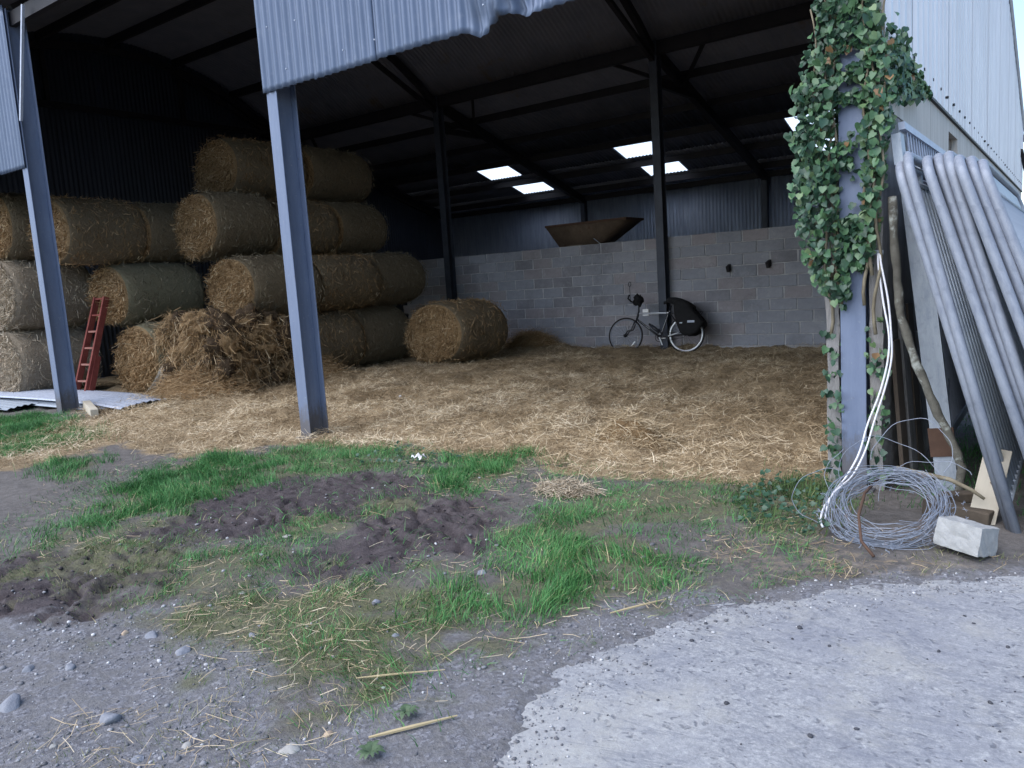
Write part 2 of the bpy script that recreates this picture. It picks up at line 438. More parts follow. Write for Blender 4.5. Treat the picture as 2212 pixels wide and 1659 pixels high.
t = NT('grass blade', .6, 0, .3)
t.col(t.ramp(t.attr('tone'), [(0, (.028, .082, .032)), (.45, (.062, .195, .06)), (.78, (.11, .29, .085)), (.9, (.16, .25, .085)), (1, (.42, .36, .20))])); M['grass'] = t.m
t = NT('mossy short grass', .7, 0, .2)
t.col(t.ramp(t.attr('tone'), [(0, (.05, .09, .035)), (.45, (.115, .17, .06)), (.75, (.21, .215, .10)), (1, (.46, .40, .26))])); M['mossgrass'] = t.m
LEAF = []
for nm, a, b in (('deep', (.018, .05, .03), (.035, .085, .05)), ('mid', (.038, .10, .048), (.075, .155, .07)), ('pale', (.07, .13, .055), (.13, .20, .09)), ('dead', (.16, .09, .04), (.26, .16, .08))):
    t = NT('ivy leaf ' + nm, .42, 0, .45)
    ob = t.n('ShaderNodeObjectInfo').outputs['Random']
    f = t.noise(14, 4, .6)
    c = t.ramp(f, [(.3, a), (.7, b)])
    t.col(t.mix(t.math('MULTIPLY', ob, .35), c, b)); LEAF.append(t.m)
M['weed'] = mottled('weed leaf', (.05, .085, .045), (.11, .16, .085), 12, .6, 0, .2)

# ------------------------------------------------------------------ layout constants (metres)
BAY = 5.35; YD = 8.99; YB = 15.5; Z_EAVE = 5.55; Z_TIE = 5.75; Z_BACK = 3.92; Z_SHEET = 3.47
X0 = -10.8; X1 = 5.5
GRASS = {
 'G1': [(-6.6, -0.66), (-5.5, -0.1), (-3.99, -0.45), (-3.06, -0.65), (-2.18, -1.17), (-2.43, -1.49), (-2.58, -1.88), (-2.75, -2.15), (-4.5, -2.2), (-7.5, -1.2)],
 'G2': [(-1.13, -2.05), (-1.65, -1.66), (-1.55, -1.41), (-0.91, -1.69), (-0.49, -2.06), (-0.74, -2.16)],
 'G3a': [(1.13, -3.18), (0.79, -2.77), (0.73, -2.44), (0.15, -1.9), (-0.26, -1.27), (-0.12, -0.92), (0.36, -0.85), (1.14, -1.44), (1.25, -1.9), (1.18, -2.12), (1.13, -2.45), (1.13, -2.84), (1.34, -3.22)],
 'G3b': [(0.17, -0.82), (0.24, -0.27), (0.64, 0.04), (1.33, -0.02), (1.91, -0.49), (1.7, -0.74), (1.49, -1.07), (1.29, -1.38), (1.12, -1.52)],
 'G4': [(2.62, -1.08), (2.28, -0.53), (2.2, -0.12), (2.45, 0.15), (2.88, -0.06), (3.07, -0.4), (3.0, -0.79), (3.03, -1.21)],
 'G5': [(3.71, -1.78), (3.79, -1.26), (3.88, -0.7), (4.22, -0.32), (4.6, -0.36), (4.82, -0.61), (4.84, -1.0), (4.41, -1.09), (4.28, -1.43), (4.16, -1.83), (3.92, -1.94)],
 'G5b': [(4.6, -0.36), (4.86, -0.0), (5.13, 0.2), (5.32, -0.07), (5.45, -1.0), (5.26, -1.17), (4.94, -0.96)],
 'G6': [(4.24, -2.82), (4.06, -2.58), (4.08, -2.31), (4.21, -2.04), (4.24, -1.63), (4.36, -1.4), (4.64, -1.45), (4.85, -1.55), (4.9, -1.91), (4.78, -2.19), (4.58, -2.49), (4.43, -2.7)],
 'G7': [(2.76, -3.16), (2.33, -2.84), (2.34, -2.67), (2.54, -2.49), (2.82, -2.45), (2.96, -2.63), (2.96, -2.92), (2.98, -3.18)],
 'G9': [(4.66, -3.51), (4.58, -3.37), (4.64, -3.3), (4.73, -3.39), (4.74, -3.51)],
 'G10': [(2.57, -1.77), (2.36, -1.44), (2.66, -1.32), (2.89, -1.53), (2.9, -1.8)],
 'G11': [(2.45, -2.39), (2.23, -2.03), (2.51, -1.8), (2.81, -1.99), (2.71, -2.32)],
}
MOSS = [(1.28, -3.25), (1.07, -2.42), (2.9, -3.15), (3.13, -2.7), (3.89, -2.41), (4.24, -2.82), (4.61, -2.64), (4.92, -2.15), (5.14, -1.8), (5.12, -2.11), (4.87, -2.5), (4.56, -2.9), (4.41, -3.16), (4.37, -3.41), (4.2, -3.58), (3.93, -3.53), (3.43, -3.49), (2.97, -3.36), (2.31, -3.24), (1.74, -3.44)]
MUD = [[(1.29, -2.44), (1.09, -1.75), (1.24, -1.24), (1.66, -0.92), (2.2, -0.72), (2.69, -1.11), (2.83, -1.55), (2.65, -1.85), (2.39, -2.37), (2.09, -2.69), (1.71, -2.78)],
       [(2.96, -2.63), (2.78, -2.2), (2.79, -1.68), (2.87, -1.17), (3.32, -1.11), (3.63, -1.63), (3.83, -1.98), (3.64, -2.31), (3.27, -2.63)],
       [(1.17, -3.56), (1.4, -3.19), (1.89, -2.79), (2.25, -2.8), (2.75, -3.16), (2.63, -3.29), (2.48, -3.67), (2.33, -3.97)]]
GRAV = [(2.1, -4.29), (2.42, -3.64), (2.92, -3.39), (3.46, -3.38), (3.96, -3.56), (4.3, -3.66), (4.48, -3.56), (4.42, -3.27), (4.58, -2.93), (4.96, -2.24), (5.23, -1.82), (5.58, -1.53), (6.31, -1.04), (6.64, -0.95), (8, -3.02), (5, -7), (1.0, -7)]
STRAW = [(-2.84, -2.6), (-1.7, -1.98), (-2.09, -1.02), (-0.41, -1.12), (0.09, -0.2), (1.38, -0.0), (2.2, -0.12), (2.96, -0.12), (3.67, -0.32), (4.39, -0.31), (4.92, 0.02), (5.22, 0.14), (5.22, 9.2), (-10.7, 9.2), (-10.7, 0.6), (-4.6, 0.3), (-4.2, -.6)]
DRY = [(4.83, -1.52), (4.87, -1.08), (5.19, -1.11), (5.49, -1.14), (6.1, -1.0), (6.9, -0.85), (6.9, -1.05), (6.32, -1.17), (5.77, -1.49), (5.39, -1.62), (5.08, -1.76)]
CONC = [(5.12, -3.59), (5.0, -3.39), (5.0, -3.27), (4.93, -3.21), (4.9, -3.05), (4.91, -2.89), (5.02, -2.66), (5.06, -2.55), (5.04, -2.41), (5.14, -2.24), (5.25, -2.11), (5.37, -1.98), (5.49, -1.83), (5.7, -1.64), (5.96, -1.45), (6.16, -1.31), (6.5, -1.17), (8.0, -.9), (14, -.8), (14, -12), (5.4, -12), (5.3, -4.2)]
def any_mask(x, y, polys, **k):
    m = 0
    for p in polys: m = np.maximum(m, soft(x, y, p, **k))
    return m
def gz(x, y):
    x = np.asarray(x, float); y = np.asarray(y, float)
    near = np.exp(-np.maximum(0, np.hypot(x - 1, y - 2) - 14) / 6)
    z = (fbm(x * .7, y * .7, 21) - .5) * .06 + (fbm(x * 4, y * 4, 5) - .5) * .035
    md = any_mask(x, y, MUD, warp=.25)
    u = x * .80 - y * .60; v = x * .60 + y * .80
    tread = np.abs(((v * 5.2 + (fbm(x * 2.2, y * 2.2, 8) - .5) * 5 + (fbm(x * 9, y * 9, 18) - .5) * 1.2) % 1) - .5) * 2
    rid = 1 - np.abs(fbm(x * 9, y * 9, 31) * 2 - 1)
    z = z + md * ((np.minimum(tread, .55) * 1.8 - .5) * .06 * np.clip((fbm(x * 2.3, y * 2.3, 33) - .36) * 4, 0, 1) - .025 + (rid - .7) * .055 + (fbm(x * 22, y * 22, 35) - .5) * .022)
    st = np.clip((y + .3) / 1.2, 0, 1) * (x < 5.2) * (x > -10.8) * (y < 9.2)
    z = z + st * ((fbm(x * 2.2, y * 2.2, 41) - .45) * .16 + (fbm(x * 7, y * 7, 43) - .5) * .13 - .01)
    for (cx, cy, r, h) in ((-3.05, 8.75, .85, .19), (3.9, 4.6, 1.1, .14), (2.9, 5.2, .8, .08), (-4.6, 1.6, .9, .10), (1.5, 8.0, 1.2, -.09), (0, 7.9, .8, -.05), (-.45, 8.15, .35, .10), (3.4, .7, .45, .05), (-5.0, 1.0, 1.2, .05), (-3.2, 4.2, 1.0, .07)):
        z = z + h * np.exp(-((x - cx) ** 2 + (y - cy) ** 2) / (r * r) * 1.5)
    cc = inpoly(x, y, CONC)
    mm = soft(x, y, CONC, .10, n=11, blur=.22)
    up = np.clip((.80 - mm) * 3.2 + (fbm(x * 10, y * 10, 13) - .5) * 2.0, 0, 1)
    z = np.where(cc, -.025 + up * .036 + (fbm(x * 25, y * 25, 14) - .5) * .008, z)
    return z * near
def gz1(x, y): return float(gz(np.array([x]), np.array([y]))[0])

# ------------------------------------------------------------------ SETTING: ground and concrete yard
def axis(lo, hi, a, b, fine, coarse_n):
    l = a - (np.geomspace(1, 1 + a - lo, coarse_n)[1:] - 1)[::-1]
    r = b + (np.geomspace(1, 1 + hi - b, coarse_n)[1:] - 1)
    return np.concatenate([l, np.arange(a, b, fine), r])
xs = np.unique(np.concatenate([axis(-600, 600, -10.8, 8, .1, 30), np.arange(0, 6.6, .03)]))
ys = np.unique(np.concatenate([axis(-600, 600, -7, 10, .1, 30), np.arange(-4.4, .6, .03)]))
GX, GY = np.meshgrid(xs, ys)
gx = GX.ravel(); gy = GY.ravel()
gv = np.stack([gx, gy, gz(gx, gy)], 1)
i = np.arange(len(ys) - 1)[:, None] * len(xs) + np.arange(len(xs) - 1)[None]
gf = np.stack([i, i + 1, i + 1 + len(xs), i + len(xs)], -1).reshape(-1, 4)
mask = np.zeros((len(gx), 4)); mask[:, 3] = 1
mask[:, 0] = any_mask(gx, gy, MUD, warp=.3, blur=.15)
grs = any_mask(gx, gy, GRASS.values(), warp=.25, blur=.2)
mask[:, 1] = soft(gx, gy, GRAV, .35, blur=.2)
mask[:, 2] = np.maximum(soft(gx, gy, STRAW, .4, blur=.2), soft(gx, gy, DRY, .3, blur=.15) * .30)
mossm = np.maximum(soft(gx, gy, MOSS, .5, blur=.3) * .72, any_mask(gx, gy, GRASS.values(), warp=.2) * .62)
ground = np_mesh('ground', gv, gf, M['ground'], attr={'mask': mask, 'moss': mossm}, smooth=True)
tag(ground, kind='structure')

# concrete yard slab with a broken edge
edge_pts = []
for k in range(len(CONC)):
    a = Vector(CONC[k]); b = Vector(CONC[(k + 1) % len(CONC)])
    n = max(1, int((b - a).length / .03)) if k < 17 else 3
    for q in range(n):
        p = a.lerp(b, q / n)
        if k < 17:
            p += Vector(((fbm(p.x * 7, p.y * 7, 2) - .5) * .22 + (fbm(p.x * 30, p.y * 30, 4) - .5) * .06, (fbm(p.x * 7, p.y * 7, 6) - .5) * .16 + (fbm(p.x * 30, p.y * 30, 5) - .5) * .05))
        edge_pts.append(p)
mb = MB()
top = [(p.x, p.y, .004) for p in edge_pts]; n = len(top)
tris = tessellate_polygon([[Vector((p[0], p[1], 0)) for p in top]])
mb.add(top + [(p[0], p[1], -.06) for p in top], [tuple(q) for q in tris] + [(k, (k + 1) % n, n + (k + 1) % n, n + k) for k in range(n)])
tag(mb.build('concrete_yard', M['concrete']), kind='structure')
bm = bmesh.new(); bm.from_mesh(bpy.data.objects['concrete_yard'].data); bmesh.ops.recalc_face_normals(bm, faces=bm.faces)
bm.to_mesh(bpy.data.objects['concrete_yard'].data); bm.free()

# ------------------------------------------------------------------ SETTING: the hay barn
barn = empty('hay_barn', (0, 0, 0), 'open fronted steel hay barn clad in blue grey corrugated sheets with a dark curved roof', 'barn')

def i_section(mb, x, y, z0, z1, fl=.15, dp=.25, tf=.014, tw=.012):
    mb.box(x - fl / 2, x + fl / 2, y, y + tf, z0, z1)
    mb.box(x - fl / 2, x + fl / 2, y + dp - tf, y + dp, z0, z1)
    mb.box(x - tw / 2, x + tw / 2, y + tf, y + dp - tf, z0, z1)
for k, x in enumerate((-2 * BAY, -BAY, 0, BAY)):
    mb = MB(); i_section(mb, x, 0, -.3, Z_EAVE)
    mb.box(x - .12, x + .12, -.05, .30, gz1(x, -.1) - .05, gz1(x, -.1) + .008)
    mb.build('front_post', M['post'], barn, bevel=.004)
for x in (-2 * BAY, -BAY, 0, BAY - .01):
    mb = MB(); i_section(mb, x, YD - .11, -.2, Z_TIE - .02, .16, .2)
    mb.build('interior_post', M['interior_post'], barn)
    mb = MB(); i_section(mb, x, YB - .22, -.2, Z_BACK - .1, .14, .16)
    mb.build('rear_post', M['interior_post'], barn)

# curved roof profile of the main span
ARC_R = 7.3; ARC_C = (4.5, 7.3 - ARC_R)
def roof_z(y):
    if y <= YD: return ARC_C[1] + math.sqrt(ARC_R ** 2 - (y - ARC_C[0]) ** 2)
    return Z_TIE + .1 + (Z_BACK - Z_TIE - .1) * (y - YD) / (YB - YD)
def wave(u, pitch, amp): return amp * math.sin(2 * math.pi * u / pitch)
def corrugated(mb, u0, u1, path, pitch=.1, amp=.011, per=6, axis='X', off=None):
    """path: list of points (two coords) swept along u; corrugation normal to the path"""
    n = max(2, int(round((u1 - u0) / pitch * per)) + 1)
    us = [u0 + (u1 - u0) * k / (n - 1) for k in range(n)]
    b = len(path); v = []
    for u in us:
        for j, (p, q) in enumerate(path):
            j0 = max(0, j - 1); j1 = min(b - 1, j + 1)
            dp = path[j1][0] - path[j0][0]; dq = path[j1][1] - path[j0][1]; L = math.hypot(dp, dq)
            w = wave(u, pitch, amp); P = p - dq / L * w; Q = q + dp / L * w
            if off: P += off(u, p, q)
            v.append((u, P, Q) if axis == 'X' else (P, u, Q))
    f = [(i * b + j, i * b + j + 1, (i + 1) * b + j + 1, (i + 1) * b + j) for i in range(n - 1) for j in range(b - 1)]
    mb.add(v, f)
def solid(o, t=.0016):
    m = o.modifiers.new('thickness', 'SOLIDIFY'); m.thickness = t; m.offset = 0
    o.data.polygons.foreach_set('use_smooth', [True] * len(o.data.polygons)); return o
for x0, x1 in ((X0 - .1, -BAY), (-BAY, 0), (0, X1 - .05)):
    mb = MB()
    a0 = math.asin((-.12 - ARC_C[0]) / ARC_R); a1 = math.asin((YD - ARC_C[0]) / ARC_R)
    path = [(ARC_C[0] + ARC_R * math.sin(a0 + (a1 - a0) * k / 16), ARC_C[1] + ARC_R * math.cos(a0 + (a1 - a0) * k / 16)) for k in range(17)]
    corrugated(mb, x0, x1 + .10, [(p, q + (.004 if x0 > -1 else 0 if x0 > -6 else -.004)) for p, q in path], .1, .011, 5)
    solid(mb.build('roof_sheet', M['roof'], barn))
# lean-to roof: opaque sheets with clear skylight sheets let in
SKY = ((12.78, 13.70, (-7.42, -3.07, 1.20)), (14.10, 14.93, (-7.14, -2.95, 1.38)))
rows = [(YD - .02, 12.78, ())] + [(12.78, 13.70, SKY[0][2]), (13.70, 14.10, ()), (14.10, 14.93, SKY[1][2]), (14.93, 15.75, ())]
for y0, y1, sky_x in rows:
    cuts = [X0 - .1]
    for s in sky_x: cuts += [s, s + 1.06]
    cuts.append(X1 + .05)
    if not sky_x: cuts = [X0 - .1, X1 + .05]
    for k in range(len(cuts) - 1):
        clear = bool(sky_x) and k % 2 == 1
        mb = MB(); corrugated(mb, cuts[k], cuts[k + 1] - .001, [(y0, roof_z(y0 + 1e-4)), ((y0 + y1) / 2, roof_z((y0 + y1) / 2)), (y1 - .002, roof_z(y1))], .1, .011, 5)
        o = mb.build('skylight' if clear else 'lean_to_sheet', M['skylight'] if clear else M['roof'], barn)
        if not clear: solid(o)
        else:
            o.data.polygons.foreach_set('use_smooth', [True] * len(o.data.polygons)); tag(o, 'bright translucent skylight sheet')

# front cladding: seven sheets over the right bay, seven more left of the left post
def dent(u, p, q):
    d = 0
    for (cx, cz, r, h) in ((2.62, 3.56, .16, .06), (2.80, 3.62, .15, -.055), (2.98, 3.55, .14, .07), (2.74, 3.78, .16, -.04), (3.12, 3.68, .15, .05)):
        d += h * math.exp(-((u - cx) ** 2 + (q - cz) ** 2) / (r * r) * 1.5)
    if 2.2 < u < 3.6: d += (float(fbm(u * 11, q * 11, 3)) - .5) * .16 * math.exp(-((u - 2.85) ** 2 / .10 + (q - 3.58) ** 2 / .05))
    return d
for a, b in ((-2 * BAY, -BAY + .07), (-.12, BAY - .03)):
    n = 7; w = (b - a) / n
    for k in range(n):
        mb = MB(); u0 = a + k * w; u1 = u0 + w + (.03 if k < n - 1 else 0)
        zb = Z_SHEET + rnd.uniform(-.012, .012)
        path = [(-.016 - (k % 2) * .004, zb + (5.60 - zb) * (j / 18) ** 1.25) for j in range(19)]
        corrugated(mb, u0, u1, path, .1, .015, 8, off=dent if a > -1 else None)
        if a > -1 and 1.9 < u0 < 3.4:
            # torn lower edge
            mb.v = [(x, y, z - (.05 * math.exp(-((x - 2.62) / .10) ** 2) - .05 * math.exp(-((x - 2.86) / .12) ** 2) + .09 * (float(fbm(x * 14, 3.3, 5)) - .5) * math.exp(-((x - 2.8) / .32) ** 2)) * max(0, 1 - (z - Z_SHEET) / .3)) for x, y, z in mb.v]
        solid(mb.build('cladding_sheet', M['sheet'], barn))
# bolts on the front sheets
for k in range(26):
    mb = MB(); x = .1 + k * .196 + rnd.uniform(-.03, .03); z = rnd.choice((3.62, 4.05, 4.38, 4.42)) + rnd.uniform(-.03, .03)
    mb.tube([(x, -.03, z), (x, -.042, z)], .007, 6)
    mb.build('fixing_bolt', M['galv_bright'], barn)
# rear cladding and left gable cladding
n = 16; w = (X1 - X0) / n
for k in range(n):
    mb = MB(); corrugated(mb, X0 + k * w, X0 + (k + 1) * w + .02, [(YB + (k % 2) * .004, 0), (YB + (k % 2) * .004, 2), (YB + (k % 2) * .004, roof_z(YB) - .03)], .1, .012, 6)
    solid(mb.build('rear_sheet', M['cladding'], barn))
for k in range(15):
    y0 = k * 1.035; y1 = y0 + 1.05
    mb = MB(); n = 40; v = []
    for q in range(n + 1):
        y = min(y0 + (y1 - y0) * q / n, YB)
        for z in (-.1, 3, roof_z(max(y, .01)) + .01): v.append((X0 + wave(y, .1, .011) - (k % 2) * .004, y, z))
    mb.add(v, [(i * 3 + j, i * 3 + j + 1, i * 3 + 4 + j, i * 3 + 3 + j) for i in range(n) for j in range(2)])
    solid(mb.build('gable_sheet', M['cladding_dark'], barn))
# right gable: box profile sheets above the side wall
def boxprof(u, pitch=.24):
    u = (u % pitch) / pitch
    return .034 * (0 if u < .62 else (u - .62) / .06 if u < .68 else 1 if u < .92 else (1 - u) / .08)
ZG = 2.69
for k in range(16):
    y0 = -.03 + k * .96; y1 = y0 + .975
    ys_ = sorted(set([y0, y1] + [q * .24 + s for q in range(-1, 70) for s in (0, .149, .163, .221) if y0 < q * .24 + s < y1]))
    mb = MB(); v = []
    for y in ys_:
        y = min(y, YB + .02)
        for z in (ZG, 3.6, roof_z(max(y, .01)) - .01): v.append((X1 + .012 + boxprof(y) + (k % 2) * .003, y, min(z, roof_z(max(y, .01)) - .01)))
    mb.add(v, [(i * 3 + j, i * 3 + j + 1, i * 3 + 4 + j, i * 3 + 3 + j) for i in range(len(ys_) - 1) for j in range(2)])
    o = mb.build('gable_sheet', M['gable'], barn)
    m_ = o.modifiers.new('thickness', 'SOLIDIFY'); m_.thickness = .0016
mb = MB()
for k in range(34): mb.tube([(X1 + .03, .1 + k * .45, ZG + .12), (X1 + .055, .1 + k * .45, ZG + .12)], .012, 6)
mb.build('fixing_bolt', M['steel_dark'], barn)
mb = MB(); mb.bar((X1 + .02, -.02, ZG - .012), (X1 + .02, YB, ZG - .012), .05, .02); mb.build('drip_strip', M['steel_dark'], barn)
# verge trim, eaves gutter and swan neck of the far right corner
mb = MB()
pts = [(X1 + .06, y, roof_z(y) + .01) for y in [.0 + k * .5 for k in range(18)] + [YD + k * .8 for k in range(9)]]
mb.tube(pts, .03, 4); mb.build('verge_trim', M['gable'], barn)
mb = MB(); mb.tube([(X1 + .25, YB + .14, Z_BACK - .10), (X0, YB + .14, Z_BACK - .10)], .075, 8); mb.build('gutter', M['steel_dark'], barn)
mb = MB(); mb.tube([(X1 + .06, YB - 1.1, 3.45), (X1 + .12, YB - .4, 3.05), (X1 + .16, YB + .05, 2.9)], .04, 8); mb.tube([(X1 + .16, YB + .05, 2.9), (X1 + .3, YB + .1, 2.86)], .07, 8)
mb.build('downpipe', M['steel_dark'], barn)

# roof steelwork
def beam(name, a, b, w, h, mat='steel_dark'):
    mb = MB(); mb.bar(a, b, w, h); return mb.build(name, M[mat], barn)
beam('eaves_beam', (X0, YD + .02, Z_TIE - .13), (X1 - .02, YD + .02, Z_TIE - .13), .12, .24)
beam('eaves_beam', (X0, .10, Z_EAVE - .12), (X1 - .02, .10, Z_EAVE - .12), .08, .18)
for y in (1.5, 3.0, 4.45, 6.0, 7.5):
    beam('purlin', (X0, y, roof_z(y) - .11), (X1 - .02, y, roof_z(y) - .11), .07, .17)
for y in (10.3, 11.55, 12.62, 13.90, 15.05):
    beam('purlin', (X0, y, roof_z(y) - .11), (X1 - .02, y, roof_z(y) - .11), .07, .15)
for x in (-2 * BAY, -BAY, 0, BAY - .02):
    mb = MB()
    ya = [.12 + (YD - .12) * k / 14 for k in range(15)]
    for k in range(14):
        mb.bar((x, ya[k], roof_z(ya[k]) - .28), (x, ya[k + 1], roof_z(ya[k + 1]) - .28), .10, .14)
    mb.build('curved_rafter', M['steel_dark'], barn)
    if x in (-2 * BAY,):
        beam('tie_beam', (x, .26, Z_TIE - .05), (x, YD - .1, Z_TIE - .05), .09, .12)
        beam('truss_strut', (x, 6.05, Z_TIE), (x, 6.05, roof_z(6.05) - .3), .08, .09)
        beam('truss_strut', (x, 6.1, roof_z(6.1) - .35), (x, 8.4, Z_TIE), .08, .09)
        beam('truss_strut', (x, 3.0, Z_TIE), (x, 3.0, roof_z(3.0) - .3), .08, .09)
    else:
        beam('truss_strut', (x, 6.3, 6.45), (x, YD - .12, Z_TIE - .35), .08, .08)
    beam('lean_to_rafter', (x, YD + .1, roof_z(YD + .1) - .28), (x, YB - .1, roof_z(YB - .1) - .26), .12, .2)
    beam('knee_brace', (x, YD + .08, Z_TIE - .75), (x, YD + 1.6, roof_z(YD + 1.6) - .36), .08, .12)
    for s in (-1, 1):
        if X0 < x + s * .9 < X1: beam('knee_brace', (x + s * .95, YD + .06, Z_TIE - .2), (x, YD + 1.3, roof_z(YD + 1.3) - .34), .06, .06)
    beam('eaves_angle', (x - .1, YB - .12, Z_BACK - .16), (min(x + BAY, X1), YB - .12, Z_BACK - .16), .06, .14)
# front left brace: pale strut lying across the left post
beam('pale_brace', (-5.13, -.06, 4.05), (-4.72, -.02, 5.45), .035, .03, 'galv_bright')
o = beam('post_bracket', (5.30, -.012, 1.50), (5.53, -.012, 1.495), .02, .028, 'galv_dull')

# ------------------------------------------------------------------ SETTING: side wall of the right gable
sw_ = empty('side_wall', (5.35, 0, 0), 'rough stained concrete side wall under the pale gable sheeting beside the ivy post', 'wall')
sw_loc = Vector((5.35, 0, 0))
def rough_slab(x0, x1, y0, y1, z0, z1, nx, ny, nz, amp, s):
    mb = MB()
    bm = bmesh.new()
    bmesh.ops.create_cube(bm, size=1)
    bmesh.ops.subdivide_edges(bm, edges=bm.edges, cuts=1)
    me = bpy.data.meshes.new('t')
    bm.free()
    def grid(fn, n, m):
        v = [fn(i / n, j / m) for i in range(n + 1) for j in range(m + 1)]
        f = [(i * (m + 1) + j, (i + 1) * (m + 1) + j, (i + 1) * (m + 1) + j + 1, i * (m + 1) + j + 1) for i in range(n) for j in range(m)]
        w = []
        for p in v:
            d = amp * (fbm(p[2] * 3 + p[0] * 9, p[1] * 5 + p[0] * 7, s) - .5) * 2 + amp * 1.2 * (fbm(p[2] * 11, p[1] * 14 + p[0] * 40, s + 2) - .5)
            cx = (p[0] - (x0 + x1) / 2); k = 1 + 2 * float(d) / (x1 - x0)
            w.append(((x0 + x1) / 2 + cx * k - sw_loc.x, p[1] + float(d) * (.5 if p[1] < y0 + .01 else 0), p[2]))
        mb.add(w, f)
    L = lambda a, b, t: a + (b - a) * t
    grid(lambda s_, t_: (L(x0, x1, s_), y0, L(z0, z1, t_)), nx, nz)
    grid(lambda s_, t_: (x1, L(y0, y1, s_), L(z0, z1, t_)), ny, nz)
    grid(lambda s_, t_: (x0, L(y1, y0, s_), L(z0, z1, t_)), ny, nz)
    grid(lambda s_, t_: (L(x0, x1, s_), L(y0, y1, t_), z1), nx, ny)
    return mb
rough_slab(5.18, 5.262, .03, 9.0, -.1, 1.95, 3, 60, 60, .012, 3).build('inner_leaf', M['sidewall'], sw_)
rough_slab(5.44, 5.515, .03, 15.3, -.1, 2.36, 3, 90, 70, .012, 7).build('outer_leaf', M['sidewall'], sw_)
mb = MB(); mb.box(-.09, .09, .24, 15.2, -.1, 2.3); mb.build('wall_core', M['sidewall'], sw_)
mb = MB()
for y0, y1 in ((.05, 3.1), (3.78, 15.3)): mb.box(.10, .172, y0, y1, 2.362, ZG - .024)
mb.box(.10, .172, 3.1, 3.78, 2.56, ZG - .024)
mb.build('lintel_band', M['render'], sw_)
mb = MB(); mb.box(.06, .12, 3.105, 3.775, 2.30, 2.555); mb.build('window_board', M['board_brown'], sw_)
for k, y in enumerate((.35, .62, .9, 1.22, 1.6, 2.0)):      # upright boards left against the foot of the wall
    mb = MB(); h = rnd.uniform(.75, 1.25)
    Mx = Matrix.Translation((.185 + .03, y, h / 2 - .05)) @ Matrix.Rotation(rnd.uniform(-.05, .03), 4, 'X') @ Matrix.Rotation(-.07, 4, 'Y')
    mb.box(-.012, .012, -.105, .105, -h / 2, h / 2, M=Mx)
    mb.build('shuttering_board', M['sidewall'] if k % 2 else M['board_brown'], sw_)

# ------------------------------------------------------------------ SETTING: block wall at the back of the hay floor
bw = empty('block_wall', (0, YD + .11, 0), 'unpainted grey concrete block wall across the back of the barn behind the bicycle', 'wall')
mb = MB(); mb.box(-6.9, 5.17, .012, .16, -.2, 2.125); mb.build('mortar', M['mortar'], bw)
BW, BH = .49, 2.13 / 10
blk_me = []
for k in range(12):
    me_b = MB(); w = BW - rnd.uniform(.018, .032); h = BH - rnd.uniform(.012, .020)
    me_b.box(-w / 2, w / 2, 0, .12, -h / 2, h / 2)
    me = bpy.data.meshes.new('block'); me.from_pydata(me_b.v, [], me_b.f); me.materials.append(BLK[k % 4])
    bm = bmesh.new(); bm.from_mesh(me)
    bmesh.ops.bevel(bm, geom=bm.edges[:], offset=.007, segments=1, affect='EDGES')
    for v in bm.verts: v.co += Vector((rnd.uniform(-.004, .004), rnd.uniform(-.002, .002), rnd.uniform(-.003, .003)))
    bm.to_mesh(me); bm.free(); blk_me.append(me)
for r in range(10):
    x = -6.8 + (.245 if r % 2 else 0) + rnd.uniform(-.02, .02)
    while x < 5.1:
        kind = rnd.choices((0, 1, 2, 3), (5, 3, 2, 2))[0]
        if x > 1.5: kind = rnd.choices((0, 1, 2, 3), (7, 2, 1, 1))[0]
        o = link('block', blk_me[kind + 4 * rnd.randrange(3)], bw)
        o.location = (x, rnd.uniform(-.004, .004), r * BH + BH / 2 + rnd.uniform(-.003, .003))
        o.rotation_euler = (rnd.uniform(-.01, .01), 0, rnd.uniform(-.012, .012))
        x += BW
# small dark pegs driven in the wall
for x, z in ((1.27, 1.43), (2.0, 1.46)):
    mb = MB(); mb.bar((x, -.10, z), (x + rnd.uniform(-.03, .03), .02, z + .05), .05, .11); mb.build('peg', M['steel_dark'], bw)

# ------------------------------------------------------------------ ROUND BALES
def bale_core(seed, torn=0.0):
    n, m = 56, 12; v = []; prof = []
    for k in range(5): prof.append((k / 5 * .985, 0, 0))
    for k in range(m + 1): prof.append((1, k / m, 1))
    for k in range(5): prof.append(((4 - k) / 5 * .985, 1, 0))
    for (r, y, s) in prof:
        for i in range(n):
            a = 2 * math.pi * i / n
            c, sn = math.cos(a), math.sin(a)
            d = (float(fbm(c * 2 + 5, sn * 2 + y * 2.5, seed)) - .5) * (.06 + torn)
            fl = 1 - .15 * max(0, -sn) ** 3 - .04 * max(0, sn) ** 4
            rr = r * (1 + d)
            if s: rr *= 1 - .075 * (abs(2 * y - 1) ** 5)
            yy = y
            if not s:
                bulge = (1 - r * r) * .035 + (float(fbm(c * r * 4 + 9, sn * r * 4, seed + 3)) - .5) * (.05 + torn)
                yy += -bulge if y < .5 else bulge
            v.append((rr * c, yy, 1 + rr * sn * fl))
    f = []; mi = []
    P = len(prof)
    for k in range(P - 1):
        for i in range(n):
            j = (i + 1) % n
            f.append((k * n + i, k * n + j, (k + 1) * n + j, (k + 1) * n + i)); mi.append(1 if 4 < k < 5 + m else 0)
    mb = MB(); mb.v = v; mb.f = f; mb.m = mi
    return mb
